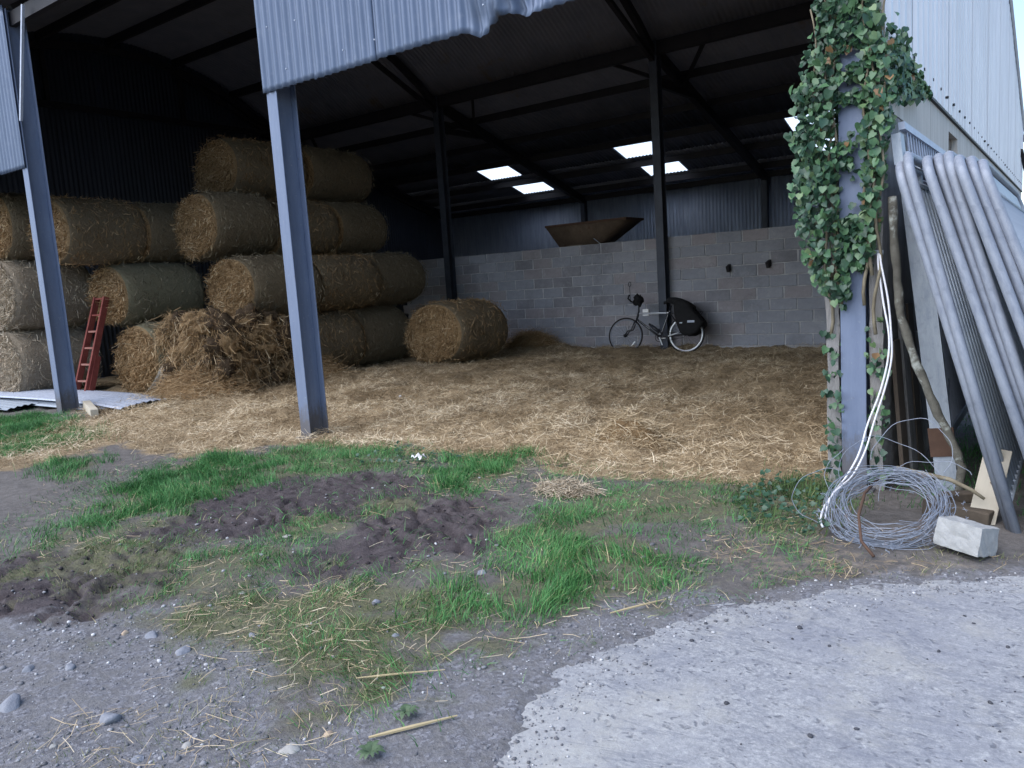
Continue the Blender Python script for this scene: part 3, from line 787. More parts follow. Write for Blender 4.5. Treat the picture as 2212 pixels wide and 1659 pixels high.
def bale_straw(seed, nf=2600, ns=2200, amp=1.0):
    """face straws and side straws in the unit bale frame"""
    g = np.random.default_rng(seed)
    r = np.sqrt(g.random(nf)) * .90; a = g.random(nf) * 2 * np.pi
    P = np.stack([r * np.cos(a), -.015 - g.random(nf) * .035 * amp, 1 + r * np.sin(a) * (1 - .15 * np.maximum(0, -np.sin(a)) ** 3 - .04 * np.maximum(0, np.sin(a)) ** 4)], 1)
    tang = np.stack([-np.sin(a), np.zeros(nf), np.cos(a)], 1)
    D = tang * g.choice([-1, 1], nf)[:, None] + g.normal(size=(nf, 3)) * .75
    D[:, 1] = g.normal(size=nf) * .3 - .12; D[:, 2] -= .25
    L = g.uniform(.05, .14, nf); W = g.uniform(.007, .014, nf)
    bend = g.normal(size=(nf, 3)) * .25; bend[:, 2] -= .15
    A = (P, D, L, W, bend, np.clip(g.normal(.5, .24, nf), 0, 1))
    a = g.random(ns) * 2 * np.pi; y = g.random(ns)
    P = np.stack([1.012 * np.cos(a), y, 1 + 1.012 * np.sin(a) * (1 - .15 * np.maximum(0, -np.sin(a)) ** 3 - .04 * np.maximum(0, np.sin(a)) ** 4)], 1)
    tang = np.stack([-np.sin(a), np.zeros(ns), np.cos(a)], 1)
    D = tang * g.choice([-1, 1], ns)[:, None] + g.normal(size=(ns, 3)) * .35
    L = g.uniform(.04, .16, ns); W = g.uniform(.006, .012, ns)
    rad = np.stack([np.cos(a), np.zeros(ns), np.sin(a)], 1)
    bend = g.normal(size=(ns, 3)) * .15 + rad * .1
    B = (P, D, L, W, bend, np.clip(g.normal(.45, .22, ns), 0, 1))
    return A, B
def net_sleeve(seed):
    n, m = 56, 22; mb = MB(); v = []
    for k in range(m + 1):
        y = .03 + .94 * k / m
        for i in range(n):
            a = 2 * math.pi * i / n; c, s = math.cos(a), math.sin(a)
            d = (float(fbm(c * 2 + 5, s * 2 + y * 2.5, seed)) - .5) * .06 + (float(fbm(c * 1.2 + 3, y * 16, seed + 1)) - .5) * .02
            rr = (1.008 + d) * (1 - .075 * (abs(2 * y - 1) ** 5)); fl = 1 - .15 * max(0, -s) ** 3 - .04 * max(0, s) ** 4
            v.append((rr * c, y, 1 + rr * s * fl))
    mb.add(v, [(k * n + i, k * n + (i + 1) % n, (k + 1) * n + (i + 1) % n, (k + 1) * n + i) for k in range(m) for i in range(n)])
    return mb
VAR = {}
def variant(key, seed, face, side, fs, ss):
    core = bale_core(seed).build('straw_core', [face, side], None, True)
    net = net_sleeve(seed).build('net_wrap', side, None, True)
    A, B = bale_straw(seed)
    s1 = blades('end_straw', *A, fs, taper=.2); s2 = blades('side_straw', *B, ss, taper=.3)
    VAR[key] = [core, net, s1, s2]
variant('orange1', 3, M['face'], M['side'], M['straw_orange'], M['straw_olive'])
variant('orange2', 9, M['face'], M['side'], M['straw_orange'], M['straw_orange'])
variant('green1', 14, M['face'], M['side_green'], M['straw_orange'], M['straw_olive'])
variant('pale1', 21, M['side_pale'], M['side_pale'], M['straw_pale'], M['straw_pale'])
first = {k: True for k in VAR}
def bale(key, x, y, z, w, l, h, label, rot=(0, 0, 0)):
    a = (rot[1] % .5) - .25; rot = (rot[0], a, rot[2]); x -= h * math.sin(a); z += h * (1 - math.cos(a))
    j = random.Random(label); x += j.uniform(-.05, .05); y += j.uniform(-.05, .05); w *= j.uniform(.96, 1.04); h *= j.uniform(.97, 1.03); l *= .985; w *= 1.04; h *= 1.07; rot = (j.uniform(-.02, .02), rot[1], rot[2] + j.uniform(-.05, .05))
    z -= .13 * h if z > .05 else .11 * h
    t = empty('round_bale', (x, y, z), label, 'hay bale', 'round straw bales stacked in the barn', rot, (w, l, h))
    for o in VAR[key]:
        c = o if first[key] else o.copy()
        if not first[key]: C.objects.link(c)
        c.parent = t
    first[key] = False
    return t
# left stack
bale('pale1', -8.38, .62, .0, .70, 1.3, .61, 'pale straw bale at the foot of the leftmost stack, behind the loose roofing sheets', (0, .1, .05))
bale('pale1', -8.25, .60, 1.17, .68, 1.3, .61, 'pale straw bale in the middle of the leftmost stack, left of the red ladder', (0, -.5, .03))
bale('orange1', -8.18, .62, 2.35, .67, 1.3, .60, 'brown bale on top of the leftmost stack behind the left steel post', (0, .7, -.02))
# second row
bale('green1', -6.28, 1.75, .0, .67, 1.40, .60, 'greenish round bale on the floor just right of the red ladder foot')
bale('green1', -6.72, 1.62, 1.16, .62, 1.42, .54, 'greenish round bale behind the top of the red ladder', (0, .8, 0))
bale('orange2', -6.85, .95, 2.22, .62, 1.30, .54, 'dull bale of the third tier between the left post and the ladder top', (0, .4, 0))
bale('orange1', -6.85, 2.30, 2.22, .60, 1.30, .52, 'half hidden third tier bale squeezed behind the dull one', (0, 1.4, 0))
# third row on the middle of the stack
bale('orange1', -4.98, 2.75, 1.14, .66, 1.43, .54, 'bale with a shaggy orange end sitting on the broken bale', (0, .3, 0))
bale('orange2', -4.98, 4.22, 1.14, .64, 1.43, .54, 'second tier bale just right of the middle steel post')
bale('orange1', -4.98, 5.68, 1.14, .64, 1.40, .55, 'second tier bale at the right end, above and left of the lone bale', (0, 1.1, 0))
bale('orange1', -5.52, 2.72, 2.20, .63, 1.25, .56, 'third tier bale with its round orange end showing left of the middle post', (0, 2.0, 0))
bale('orange2', -5.52, 4.00, 2.20, .62, 1.33, .54, 'third tier bale behind the middle steel post', (0, .9, 0))
bale('orange1', -5.50, 5.36, 2.20, .60, 1.25, .54, 'third tier bale at the right end of its row', (0, .2, 0))
bale('orange2', -6.10, 3.6, 3.25, .66, 1.55, .56, 'dark top tier bale at the left, high under the roof')
bale('orange1', -6.05, 5.2, 3.25, .66, 1.6, .56, 'dark top tier bale at the right, high under the roof', (0, .6, 0))
# hidden support and the floor row
bale('orange2', -4.98, 3.80, .0, .66, 1.35, .58, 'floor bale right of the middle post with straw falling from its end', (0, .5, 0))
bale('orange1', -4.98, 5.22, .0, .64, 1.35, .58, 'floor bale half hidden behind the lone bale', (0, 1.7, 0))
bale('orange2', -3.15, 5.70, .02, .74, 1.30, .59, 'lone round bale standing apart on the straw floor in front of the block wall', (0, .15, -.10))
# broken bale
bt = empty('broken_bale', (-4.98, 2.15, 0), 'torn open bale on the floor left of the middle post with straw spilling out', 'hay bale')
core = bale_core(33, .1); nv = []
for x, y, z in core.v:
    X = x * .72; Y = y * 1.3 - .12; Z = z * .64
    c1 = float(fbm(X * 2.2 + 3, Z * 2.2 + Y, 44)) - .5; c2 = float(fbm(X * 6 + Y * 3, Z * 6, 45)) - .5; c3 = float(fbm(X * 15 + Y * 8, Z * 15, 46)) - .5
    if y < .5: Y -= .12 * c1 + .14 * c2 + .10 * c3 + .06 * max(0, .8 - Z)
    X += .25 * c2 * (1 if y > .1 else .3) + .12 * c3
    if y < .3 and abs(X + .34 + .08 * math.sin(Z * 6)) < .07 and .22 < Z < 1.0: Y += .45
    nv.append((X, Y, max(0, Z + .14 * c2 + .10 * c3)))
core.v = nv
cc_ = core.build('straw_core', [M['face'], M['face']], bt, True)
sb = cc_.modifiers.new('sub', 'SUBSURF'); sb.levels = 1; sb.render_levels = 1
M['face_dark'] = straw_body('dark weathered straw', [(0, (.035, .024, .016)), (.4, (.085, .056, .034)), (.75, (.16, .11, .068)), (1, (.27, .20, .13))])
mb = MB(); bm = bmesh.new(); bmesh.ops.create_icosphere(bm, subdivisions=3, radius=1)
ico = [v.co.copy() for v in bm.verts]; icf = [[v.index for v in f.verts] for f in bm.faces]; bm.free()
clump_v = []
for k in range(110):
    if k < 46:
        px_, pz_ = rnd.uniform(-.50, .66), rnd.uniform(.05, 1.22)
        if -.44 < px_ < -.26 and pz_ > .2: px_ += .22
        c0 = Vector((px_, -.20 - rnd.random() * .17 - .16 * max(0, .7 - pz_), pz_))
    else:
        pz_ = rnd.uniform(.04, 1.20); c0 = Vector((.40 + .36 * math.sqrt(max(0, 1 - ((pz_ - .6) / .66) ** 2)) + rnd.uniform(-.05, .10) + .16 * max(0, .4 - pz_), rnd.uniform(-.25, 1.25), pz_))
    rr_ = Vector((rnd.uniform(.08, .19), rnd.uniform(.08, .19), rnd.uniform(.07, .18)))
    vv = []
    for p in ico:
        e = 1 + (float(fbm(p.x * 1.6 + k, p.y * 1.6 + p.z * 1.9, 52)) - .5) * 1.5 + (float(fbm(p.x * 5 + k, p.y * 5 + p.z * 4, 53)) - .5) * 1.1
        vv.append(c0 + Vector((p.x * rr_.x, p.y * rr_.y, p.z * rr_.z)) * e)
    mb.add(vv, icf, 1 if rnd.random() < .45 else 0); clump_v += vv
mb.build('straw_clump', [M['face'], M['face_dark']], bt, True)
nv = nv + [tuple(p) for p in clump_v]
vs = np.array(nv); keep = vs[:, 1] < 1.35
vs = vs[keep]; core_n = int(keep[:-len(clump_v)].sum())
def tangle(n, Lr, Wr, tone, drop):
    P = vs[np.where(rng.random(n) < .25, rng.integers(0, core_n, n), rng.integers(core_n, len(vs), n))] + rng.normal(size=(n, 3)) * .035; P[:, 1] -= .01 + rng.random(n) * .07; P[:, 2] = np.maximum(P[:, 2], .01)
    D = rng.normal(size=(n, 3)); D[:, 2] -= drop
    bend = rng.normal(size=(n, 3)) * .6; bend[:, 2] -= .3
    blades('hanging_straw', P, D, rng.uniform(*Lr, n), rng.uniform(*Wr, n), bend, np.clip(rng.normal(*tone, n), 0, 1), M['straw_orange'], bt, .2)
tangle(15000, (.06, .17), (.004, .009), (.36, .34), .7)
tangle(3500, (.10, .24), (.004, .008), (.5, .35), 2.2)
tangle(500, (.10, .22), (.004, .007), (.85, .2), .9)

def mound(name, cx, cy, rx, ry, h, label, mat, straw, ns, seed, parent=None):
    mb = MB(); n, m = 40, 10; v = []
    for k in range(m + 1):
        r = k / m
        for i in range(n):
            a = 2 * math.pi * i / n
            e = 1 + (float(fbm(math.cos(a) * 2 + 4, math.sin(a) * 2, seed)) - .5) * .6
            x = cx + rx * r * math.cos(a) * e; y = cy + ry * r * math.sin(a) * e
            v.append((x, y, max(0, (1 - r * r)) ** 1.3 * h * (.7 + .6 * float(fbm(x * 5, y * 5, seed))) - .03 * r))
    v = np.array(v); v[:, 2] += gz(v[:, 0], v[:, 1])
    base = Vector((cx, cy, gz1(cx, cy)))
    mb.add([(p[0] - base.x, p[1] - base.y, p[2] - base.z) for p in v], [(k * n + i, k * n + (i + 1) % n, (k + 1) * n + (i + 1) % n, (k + 1) * n + i) for k in range(m) for i in range(n)])
    t = empty(name, base, label, 'straw')
    mb.build('straw_mass', mat, t, True)
    a = rng.random(ns) * 2 * np.pi; r = rng.random(ns) ** .6 * 1.1
    x = rx * r * np.cos(a); y = ry * r * np.sin(a)
    z = np.clip(1 - r * r, 0, 1) ** 1.3 * h * .95 + rng.random(ns) * .05
    z += gz(x + cx, y + cy) - base.z
    D = rng.normal(size=(ns, 3)); D[:, 2] = rng.normal(size=ns) * .35 + .1
    bend = rng.normal(size=(ns, 3)) * .25; bend[:, 2] -= .2
    blades('loose_straw', np.stack([x, y, z], 1), D, np.minimum(rng.uniform(.12, .50, ns) * (rx + ry) * .5, .24), rng.uniform(.003, .0055, ns), bend, np.clip(rng.normal(.5, .25, ns), 0, 1), straw, t, .2)
    return t
mound('straw_heap', -4.55, 1.75, .85, .7, .30, 'brown straw spilled in a heap under the torn bale', M['face'], M['straw_orange'], 5000, 5)
mound('straw_heap', -4.25, 3.75, .55, .6, .36, 'straw slumped at the foot of the floor bale right of the middle post', M['face'], M['straw_orange'], 2600, 6)
mound('straw_heap', -3.0, 8.65, .66, .42, .22, 'small straw heap against the block wall between lone bale and bicycle', M['face'], M['straw_orange'], 2200, 8)
mound('straw_heap', 3.35, .75, .42, .26, .13, 'bright golden straw tuft sticking up in the right half of the straw floor', M['face'], M['straw'], 1500, 9)
mound('straw_heap', 3.66, -.80, .22, .15, .05, 'pale straw handful on the bare soil above the green grass', M['face'], M['straw_pale'], 1500, 10)
# torn net hanging beside the broken bale
tn = empty('bale_net', (-5.75, 1.75, 0), 'pale grey torn bale net draped on the floor left of the torn bale', 'net')
mb = MB(); v = []
for i in range(15):
    for j in range(15):
        s, q = i / 14, j / 14
        x = -.30 + .55 * s + .12 * q; y = -.1 + .35 * q + .1 * s; z = (.02 + .50 * (s ** 1.6) * (1 - .25 * q) + .06 * math.sin(7 * q + 3 * s) * s + .03 * float(fbm(s * 6, q * 6, 3)))
        v.append((x, y, z))
mb.add(v, [(i * 15 + j, (i + 1) * 15 + j, (i + 1) * 15 + j + 1, i * 15 + j + 1) for i in range(14) for j in range(14)])
solid(mb.build('netting', M['net'], tn), .006)

# ------------------------------------------------------------------ RED LADDER
ld = empty('ladder', (-6.84, .98, gz1(-6.84, .98) - .10), 'red painted wooden ladder leaning on the greenish bales', 'ladder')
A0 = Vector((0, 0, 0)); B0 = Vector((0.10, .55, 1.74))
for s in (-1, 1):
    mb = MB(); mb.bar(A0 + Vector((s * .185, 0, 0)), B0 + Vector((s * .155, 0, 0)), .045, .10, (0, 1, 0)); mb.build('rail', M['red_paint'], ld, bevel=.004)
mb = MB(); mb.bar(A0.lerp(B0, .45) + Vector((.185, .05, 0)), A0 + Vector((.215, .05, 0)), .04, .09, (0, 1, 0)); mb.build('rail_splice', M['red_paint'], ld)
for k in range(7):
    p = A0.lerp(B0, .07 + k * .153); w = .185 - .03 * (.07 + k * .153)
    mb = MB(); mb.bar(p + Vector((-w, -.01, 0)), p + Vector((w, -.01, 0)), .05, .028); mb.build('rung', M['red_light'] if 0 < k < 5 else M['red_paint'], ld)

# ------------------------------------------------------------------ LOOSE ROOFING SHEETS beside the left post
def loose_sheet(x0, x1, yc, w, z0, z1, sag, label, rot=0, mat='galv_bright', endcurl=0):
    t = empty('roofing_sheet', ((x0 + x1) / 2, yc, (z0 + z1) / 2), label, 'metal sheet', 'corrugated sheets lying by the left post', (0, 0, rot))
    L = x1 - x0; n = 90; m = 24; v = []
    for i in range(n + 1):
        for j in range(m + 1):
            u = i / m if False else j / m
            y = (u - .5) * w; s = i / n; x = (s - .5) * L
            z = (z0 + (z1 - z0) * s) - (z0 + z1) / 2 + sag * math.sin(math.pi * s) + wave(y, .1, .011) + .035 * math.cos(math.pi * (u - .5)) - endcurl * max(0, s - .75) ** 2
            v.append((x, y, z))
    mb = MB(); mb.add(v, [(i * (m + 1) + j, (i + 1) * (m + 1) + j, (i + 1) * (m + 1) + j + 1, i * (m + 1) + j + 1) for i in range(n) for j in range(m)])
    solid(mb.build('sheet', M[mat], t), .002); return t
loose_sheet(-9.6, -4.35, .70, .85, .13, .10, .03, 'bright galvanised corrugated sheet on top of the pile by the left post', .03, endcurl=.5)
loose_sheet(-9.3, -4.75, .62, .85, .07, .05, .01, 'dull corrugated sheet lying second in the pile by the left post', .015, 'galv_dull')
loose_sheet(-9.6, -6.6, .22, .7, .06, .05, .0, 'short wavy edged sheet at the left edge of the pile', -.05, 'galv_dull')
loose_sheet(-10.0, -6.9, -.02, .6, .01, .02, .0, 'lowest rusty sheet end showing in the grass left of the left post', -.10, 'galv_bright')
bd = MB(); bd.box(-.42, .42, -.05, .05, -.055, .055)
o = bd.build('timber_board', M['wood_pale'], bevel=.006); o.location = (-4.75, .15, gz1(-4.75, .15) + .06); o.rotation_euler = (0, .06, -.35)
tag(o, 'short pale timber under the sheet pile right of the left post', 'timber')
for (x, y, s) in ((-4.95, -.05, .09), (-4.55, -.02, .11), (-4.3, .05, .08)):
    pass

# ------------------------------------------------------------------ RUSTY TROUGH beyond the block wall
hp = empty('feed_trough', (-1.93, 9.75, 0), 'rusty brown sloping sided feed trough standing beyond the block wall', 'trough', scale=(.86, .9, .955))
def prism(name, top4, bot4, mat, th=.02):
    mb = MB(); v = [Vector(p) for p in top4 + bot4]
    mb.add(v, [(0, 1, 5, 4), (1, 2, 6, 5), (2, 3, 7, 6), (3, 0, 4, 7), (4, 5, 6, 7)])
    return solid(mb.build(name, mat, hp), th)
top4 = [(-1.12, -.42, 2.72), (1.12, -.42, 2.72), (1.12, .5, 2.72), (-1.12, .5, 2.72)]
bot4 = [(-.80, -.28, 2.22), (.28, -.28, 2.22), (.28, .34, 2.22), (-.80, .34, 2.22)]
prism('trough_body', top4, bot4, M['hopper'])
mb = MB()
for a, b in ((0, 1), (1, 2), (2, 3), (3, 0)): mb.bar(Vector(top4[a]) + Vector((0, 0, .0)), Vector(top4[b]), .05, .05)
mb.build('rim', M['rust'], hp)
mb = MB(); mb.box(-.55, -.16, -.30, -.285, 2.22, 2.48); mb.build('patch_plate', M['board_brown'], hp)
for x, y in ((-.7, -.2), (-.2, -.2), (-.7, .25), (-.2, .25)):
    mb = MB(); mb.bar((x, y, -.1), (x, y, 2.3), .06, .06, (1, 0, 0)); mb.build('leg', M['rust'], hp)
mb = MB(); mb.bar((.0, -.3, 2.5), (.55, -.36, 2.12), .015, .015); mb.build('stay', M['galv_dull'], hp)

# ------------------------------------------------------------------ BICYCLE
bk = empty('bicycle', (0.02, 8.42, -.06), 'dark touring bicycle leaning on the inner post in front of the block wall', 'bicycle', rot=(R(-9), 0, R(6)))
WB = .60; WR = .335; HZ = WR + .012
fr = Vector((-WB, 0, HZ)); re = Vector((WB, 0, HZ)); bb = Vector((.10, 0, .30)); hd = Vector((-.335, 0, .80)); hl = Vector((-.375, 0, .66)); st = Vector((.28, 0, .80))
def circle(c, r, n=48, y=0): return [(c.x + r * math.cos(2 * math.pi * k / n), c.y + y, c.z + r * math.sin(2 * math.pi * k / n)) for k in range(n)]
for c in (fr, re):
    w = empty('wheel', c, None, None); w.parent = bk
    mb = MB(); mb.tube(circle(Vector(), WR + .004), .015, 8, closed=True); mb.build('tyre', M['rubber'], w, True)
    mb = MB(); mb.tube(circle(Vector(), WR - .026), .017 if c is re else .011, 6, closed=True); mb.build('rim', M['rim'] if c is re else M['galv'], w, True)
    mb = MB(); mb.tube([(0, -.04, 0), (0, .04, 0)], .022, 10); mb.tube([(0, -.034, 0), (0, -.030, 0)], .034, 12); mb.build('hub', M['steel_dark'], w, True)
    mb = MB()
    for k in range(28):
        a = 2 * math.pi * k / 28; b = a + (.35 if k % 2 else -.35); s = -.03 if k % 4 < 2 else .03
        mb.tube([(.03 * math.cos(b), s, .03 * math.sin(b)), ((WR - .03) * math.cos(a), 0, (WR - .03) * math.sin(a))], .0012, 3, cap=False)
    tag(mb.build('spokes', M['steel_dark'], w), kind='stuff')
    if c is fr:
        mb = MB(); mb.tube([(.13, -.02, -.20), (.20, -.02, -.115)], .011, 6); mb.build('spoke_reflector', M['rim'], w)
def bpart(name, segs, mat, n=8):
    mb = MB()
    for pts, r in segs: mb.tube(pts, r, n)
    return mb.build(name, M[mat], bk, True)
bpart('down_tube', [([hl, bb], .021)], 'frame_dark')
bpart('top_tube', [([hd + Vector((.01, 0, -.03)), st + Vector((-.02, 0, -.04)), st + Vector((0, 0, 0))], .016)], 'frame_pale')
bpart('seat_tube', [([bb, st + Vector((.03, 0, .10))], .017)], 'frame_dark')
bpart('head_tube', [([hl, hd], .022)], 'frame_dark')
bpart('chainstay', [([bb + Vector((0, s * .03, 0)), re + Vector((0, s * .05, 0))], .010) for s in (-1, 1)], 'frame_dark')
bpart('seatstay', [([st + Vector((0, s * .02, -.05)), re + Vector((0, s * .05, 0))], .009) for s in (-1, 1)], 'frame_dark')
bpart('fork', [([hl, hl + Vector((-.03, s * .05, -.06)), hl + Vector((-.09, s * .05, -.20)), fr + Vector((.06, s * .05, .09)), fr + Vector((0, s * .05, 0))], .014) for s in (-1, 1)], 'frame_dark')
bpart('stem', [([hd, hd + Vector((-.005, 0, .13)), hd + Vector((-.07, 0, .17))], .017)], 'frame_dark')
bpart('handlebar', [([hd + Vector((-.07, -.24, .18)), hd + Vector((-.07, 0, .17)), hd + Vector((-.07, .24, .18))], .014),
                    ([hd + Vector((-.07, -.24, .18)), hd + Vector((-.13, -.25, .24)), hd + Vector((-.10, -.25, .31))], .016),
                    ([hd + Vector((-.07, .24, .18)), hd + Vector((-.13, .25, .24)), hd + Vector((-.10, .25, .31))], .016)], 'black')
bpart('brake_lever', [([hd + Vector((-.07, s * .18, .17)), hd + Vector((-.17, s * .20, .13)), hd + Vector((-.19, s * .20, .10))], .009) for s in (-1, 1)], 'galv')
mi = bpart('mirror', [([hd + Vector((-.08, -.24, .20)), hd + Vector((-.09, -.26, .38)), hd + Vector((-.095, -.26, .47))], .006)], 'frame_dark')
mb = MB(); mb.tube([(hd.x - .095 + .024 * math.cos(2 * math.pi * k / 20), -.26, hd.z + .51 + .042 * math.sin(2 * math.pi * k / 20)) for k in range(20)], .008, 6, closed=True)
mb.build('mirror_rim', M['frame_dark'], mi, True)
bb_ = MB(); bm = bmesh.new(); bmesh.ops.create_uvsphere(bm, u_segments=14, v_segments=10, radius=1)
bb_.add([(v.co.x * .095 + hd.x + .0, v.co.y * .12 - .04, v.co.z * .115 + hd.z + .22) for v in bm.verts], [[v.index for v in f.verts] for f in bm.faces]); bm.free()
bb_.v = [(x + .022 * math.sin(z * 50), y, z + .022 * math.sin(x * 60 + y * 40)) for x, y, z in bb_.v]
bb_.build('bar_bag', M['black'], bk, True)
mb = MB(); mb.box(hd.x + .09, hd.x + .21, -.05, .03, hd.z - .02, hd.z + .045); mb.box(hd.x + .09, hd.x + .21, -.045, .025, hd.z - .082, hd.z - .056); mb.build('tool_case', M['white_plastic'], bk, bevel=.006)
mb = MB(); d = (bb - hl).normalized()
for k, (a, b) in enumerate(((.06, .085), (.10, .12), (.135, .15), (.165, .185), (.20, .215), (.23, .33))):
    mb.bar(hl + d * a + Vector((.004, -.022, .006)), hl + d * b + Vector((.004, -.022, .006)), .004, .016, (0, 1, 0))
mb.build('frame_decal', M['white_plastic'], bk)
mb = MB(); mb.bar(bb.lerp(st, .2) + Vector((-.004, -.018, 0)), bb.lerp(st, .85) + Vector((-.004, -.018, 0)), .004, .011, (0, 1, 0)); mb.build('seat_tube_decal', M['white_plastic'], bk)
p = hl.lerp(bb, .42) + Vector((.05, 0, .05)); q = hl.lerp(bb, .86) + Vector((.05, 0, .05))
bpart('water_bottle', [([p, p.lerp(q, .2), p.lerp(q, .22), q], [.022, .024, .034, .034])], 'frame_dark', 10)
bpart('crank', [([bb + Vector((0, -.06, 0)), bb + Vector((.07, -.075, -.165))], .012), ([bb + Vector((0, .06, 0)), bb + Vector((-.07, .075, .165))], .010)], 'rim')
bpart('pedal', [([bb + Vector((.05, -.12, -.17)), bb + Vector((.10, -.12, -.165))], .012), ([bb + Vector((-.10, .12, .165)), bb + Vector((-.05, .12, .165))], .012)], 'frame_dark')
mb = MB(); mb.tube(circle(bb, .085, 32, -.045), .006, 6, closed=True); mb.tube(circle(bb, .04, 20, -.045), .008, 5, closed=True); mb.build('chainring', M['steel_dark'], bk)
bpart('chain', [([bb + Vector((0, -.045, .085)), re + Vector((0, -.035, .035))], .004), ([bb + Vector((0, -.045, -.085)), re + Vector((-.03, -.035, -.06))], .004)], 'steel_dark', 5)
bpart('kickstand', [([bb + Vector((.04, -.05, -.02)), bb + Vector((.12, -.06, -.02))], .008)], 'rim')
bpart('stay_bar', [([re + Vector((-.33, -.06, -.03)), re + Vector((-.13, -.06, .03))], .009)], 'rim')
# saddle
sd = MB(); v = []
for i in range(9):
    s = i / 8; w = .028 + .065 * max(0, (s - .35) / .65) ** 1.2; zc = .02 * math.sin(s * 3) + .018 * s
    for j in range(8):
        a = 2 * math.pi * j / 8
        v.append((st.x - .115 + .27 * s, w * math.cos(a), st.z + .15 + zc + .028 * math.sin(a)))
sd.add(v, [(i * 8 + j, i * 8 + (j + 1) % 8, (i + 1) * 8 + (j + 1) % 8, (i + 1) * 8 + j) for i in range(8) for j in range(8)] + [tuple(range(8)), tuple(range(64, 72))])
sd.build('saddle', M['black'], bk, True)
bpart('rear_rack', [([st + Vector((.06, s * .06, -.06)), re + Vector((-.05, s * .06, .42)), re + Vector((.30, s * .06, .42)), re + Vector((0, s * .06, .0))], .007) for s in (-1, 1)], 'steel_dark')
# pannier bags: top roll and two side bags, draped over the rear rack
pb = empty('pannier_bag', (0.02, 8.42, -.06), 'bulky black pannier bag slung over the rear wheel of the bicycle', 'bag', rot=(R(-9), 0, R(6)))
def blob(fn, nu=20, nv=14):
    mb = MB(); v = []
    for i in range(nv + 1):
        for j in range(nu): v.append(fn(i / nv, 2 * math.pi * j / nu))
    mb.add(v, [(i * nu + j, i * nu + (j + 1) % nu, (i + 1) * nu + (j + 1) % nu, (i + 1) * nu + j) for i in range(nv) for j in range(nu)] + [tuple(range(nu))[::-1], tuple(nv * nu + j for j in range(nu))]); return mb
def side_bag(sy):
    def fn(t, a):
        zc = .98 - .66 * t
        xl = re.x - .20 - .05 * math.sin(t * 3) + .16 * t; xr = re.x + .02 + .34 * min(1, t * 1.6) - .16 * max(0, t - .7) / .3
        cx = (xl + xr) / 2; hw = (xr - xl) / 2 * (1 if .04 < t < .97 else .6); hy = .085 * (math.sin(math.pi * min(1, .12 + t * .88)) ** .5 + .1)
        s = lambda q: math.copysign(abs(q) ** .6, q)
        e = 1 + .10 * (float(fbm(t * 5 + sy, a * 1.5, 12)) - .5)
        return (cx + hw * s(math.cos(a)) * e, sy * .13 + hy * s(math.sin(a)) * e, zc)
    return blob(fn)
for sy in (-1, 1): side_bag(sy).build('side_bag', M['black'], pb, True)
def roll(t, a):
    r = .10 * (math.sin(math.pi * (.08 + .84 * t)) ** .5)
    e = 1 + .14 * (float(fbm(t * 6, a * 1.2, 17)) - .5)
    return (re.x - .36 + .52 * t, r * 1.4 * e * math.cos(a), 1.0 - .16 * t ** 1.5 + r * .8 * e * math.sin(a))
blob(roll).build('top_roll', M['black'], pb, True)
mb = MB(); mb.box(re.x + .09, re.x + .22, -.232, -.222, .545, .585); mb.build('reflective_strip', M['galv_bright'], pb)
mb = MB(); mb.box(re.x - .06, re.x - .01, -.226, -.218, .535, .555); mb.build('bag_label', M['galv_bright'], pb)

# ------------------------------------------------------------------ GATES leaning on the side wall
LEAN = math.atan2(.56, 1.97)
def arc_pts(cy, cz, r, a0, a1, n=7): return [(0, cy + r * math.cos(a0 + (a1 - a0) * k / n), cz + r * math.sin(a0 + (a1 - a0) * k / n)) for k in range(n + 1)]
GH, GL, TR = 2.06, 2.75, .0255
def gate_parts(t, sheet=False):
    mb = MB(); r = .13
    pts = [(0, 0, 0), (0, 0, GH * .5)] + arc_pts(r, GH - r, r, math.pi, math.pi / 2) + arc_pts(GL - r, GH - r, r, math.pi / 2, 0) + [(0, GL, GH * .5), (0, GL, 0)]
    out = [mb]; mb.tube(pts, TR, 10)
    f = mb.build('frame', M['galv'], t, True)
    for z in (.16, 1.90):
        mb = MB(); mb.tube([(0, .02, z), (0, GL - .02, z)], .017, 8); mb.build('rail', M['galv_dull'], t, True)
    bar_me = None
    for k in range(21):
        if bar_me is None:
            mb = MB(); mb.tube([(0, 0, .165), (0, 0, 1.895)], .010, 6); o = mb.build('bar', M['galv_dull'], t, True); bar_me = o.data
        else: o = link('bar', bar_me, t)
        o.location = (0, .14 + k * .122, 0)
    if sheet:
        mb = MB(); mb.box(-.004, .004, .04, GL - .04, .18, GH - .04); mb.build('sheet_panel', M['galv_dull'], t)
def copy_tree(o, parent=None):
    c = o.copy(); C.objects.link(c)
    if parent: c.parent = parent
    for ch in list(o.children): copy_tree(ch, c)
    return c
GLAB = ['first tubular gate of the leaning stack, nearest the wall and the barred barrier',
        'second tubular gate from the wall in the leaning stack', 'third tubular gate from the wall in the leaning stack',
        'fourth tubular gate from the wall in the leaning stack', 'fifth tubular gate from the wall in the leaning stack',
        'third tubular gate from the outside of the leaning stack', 'second tubular gate from the outside of the leaning stack',
        'outermost sheeted gate of the leaning stack, farthest from the wall']
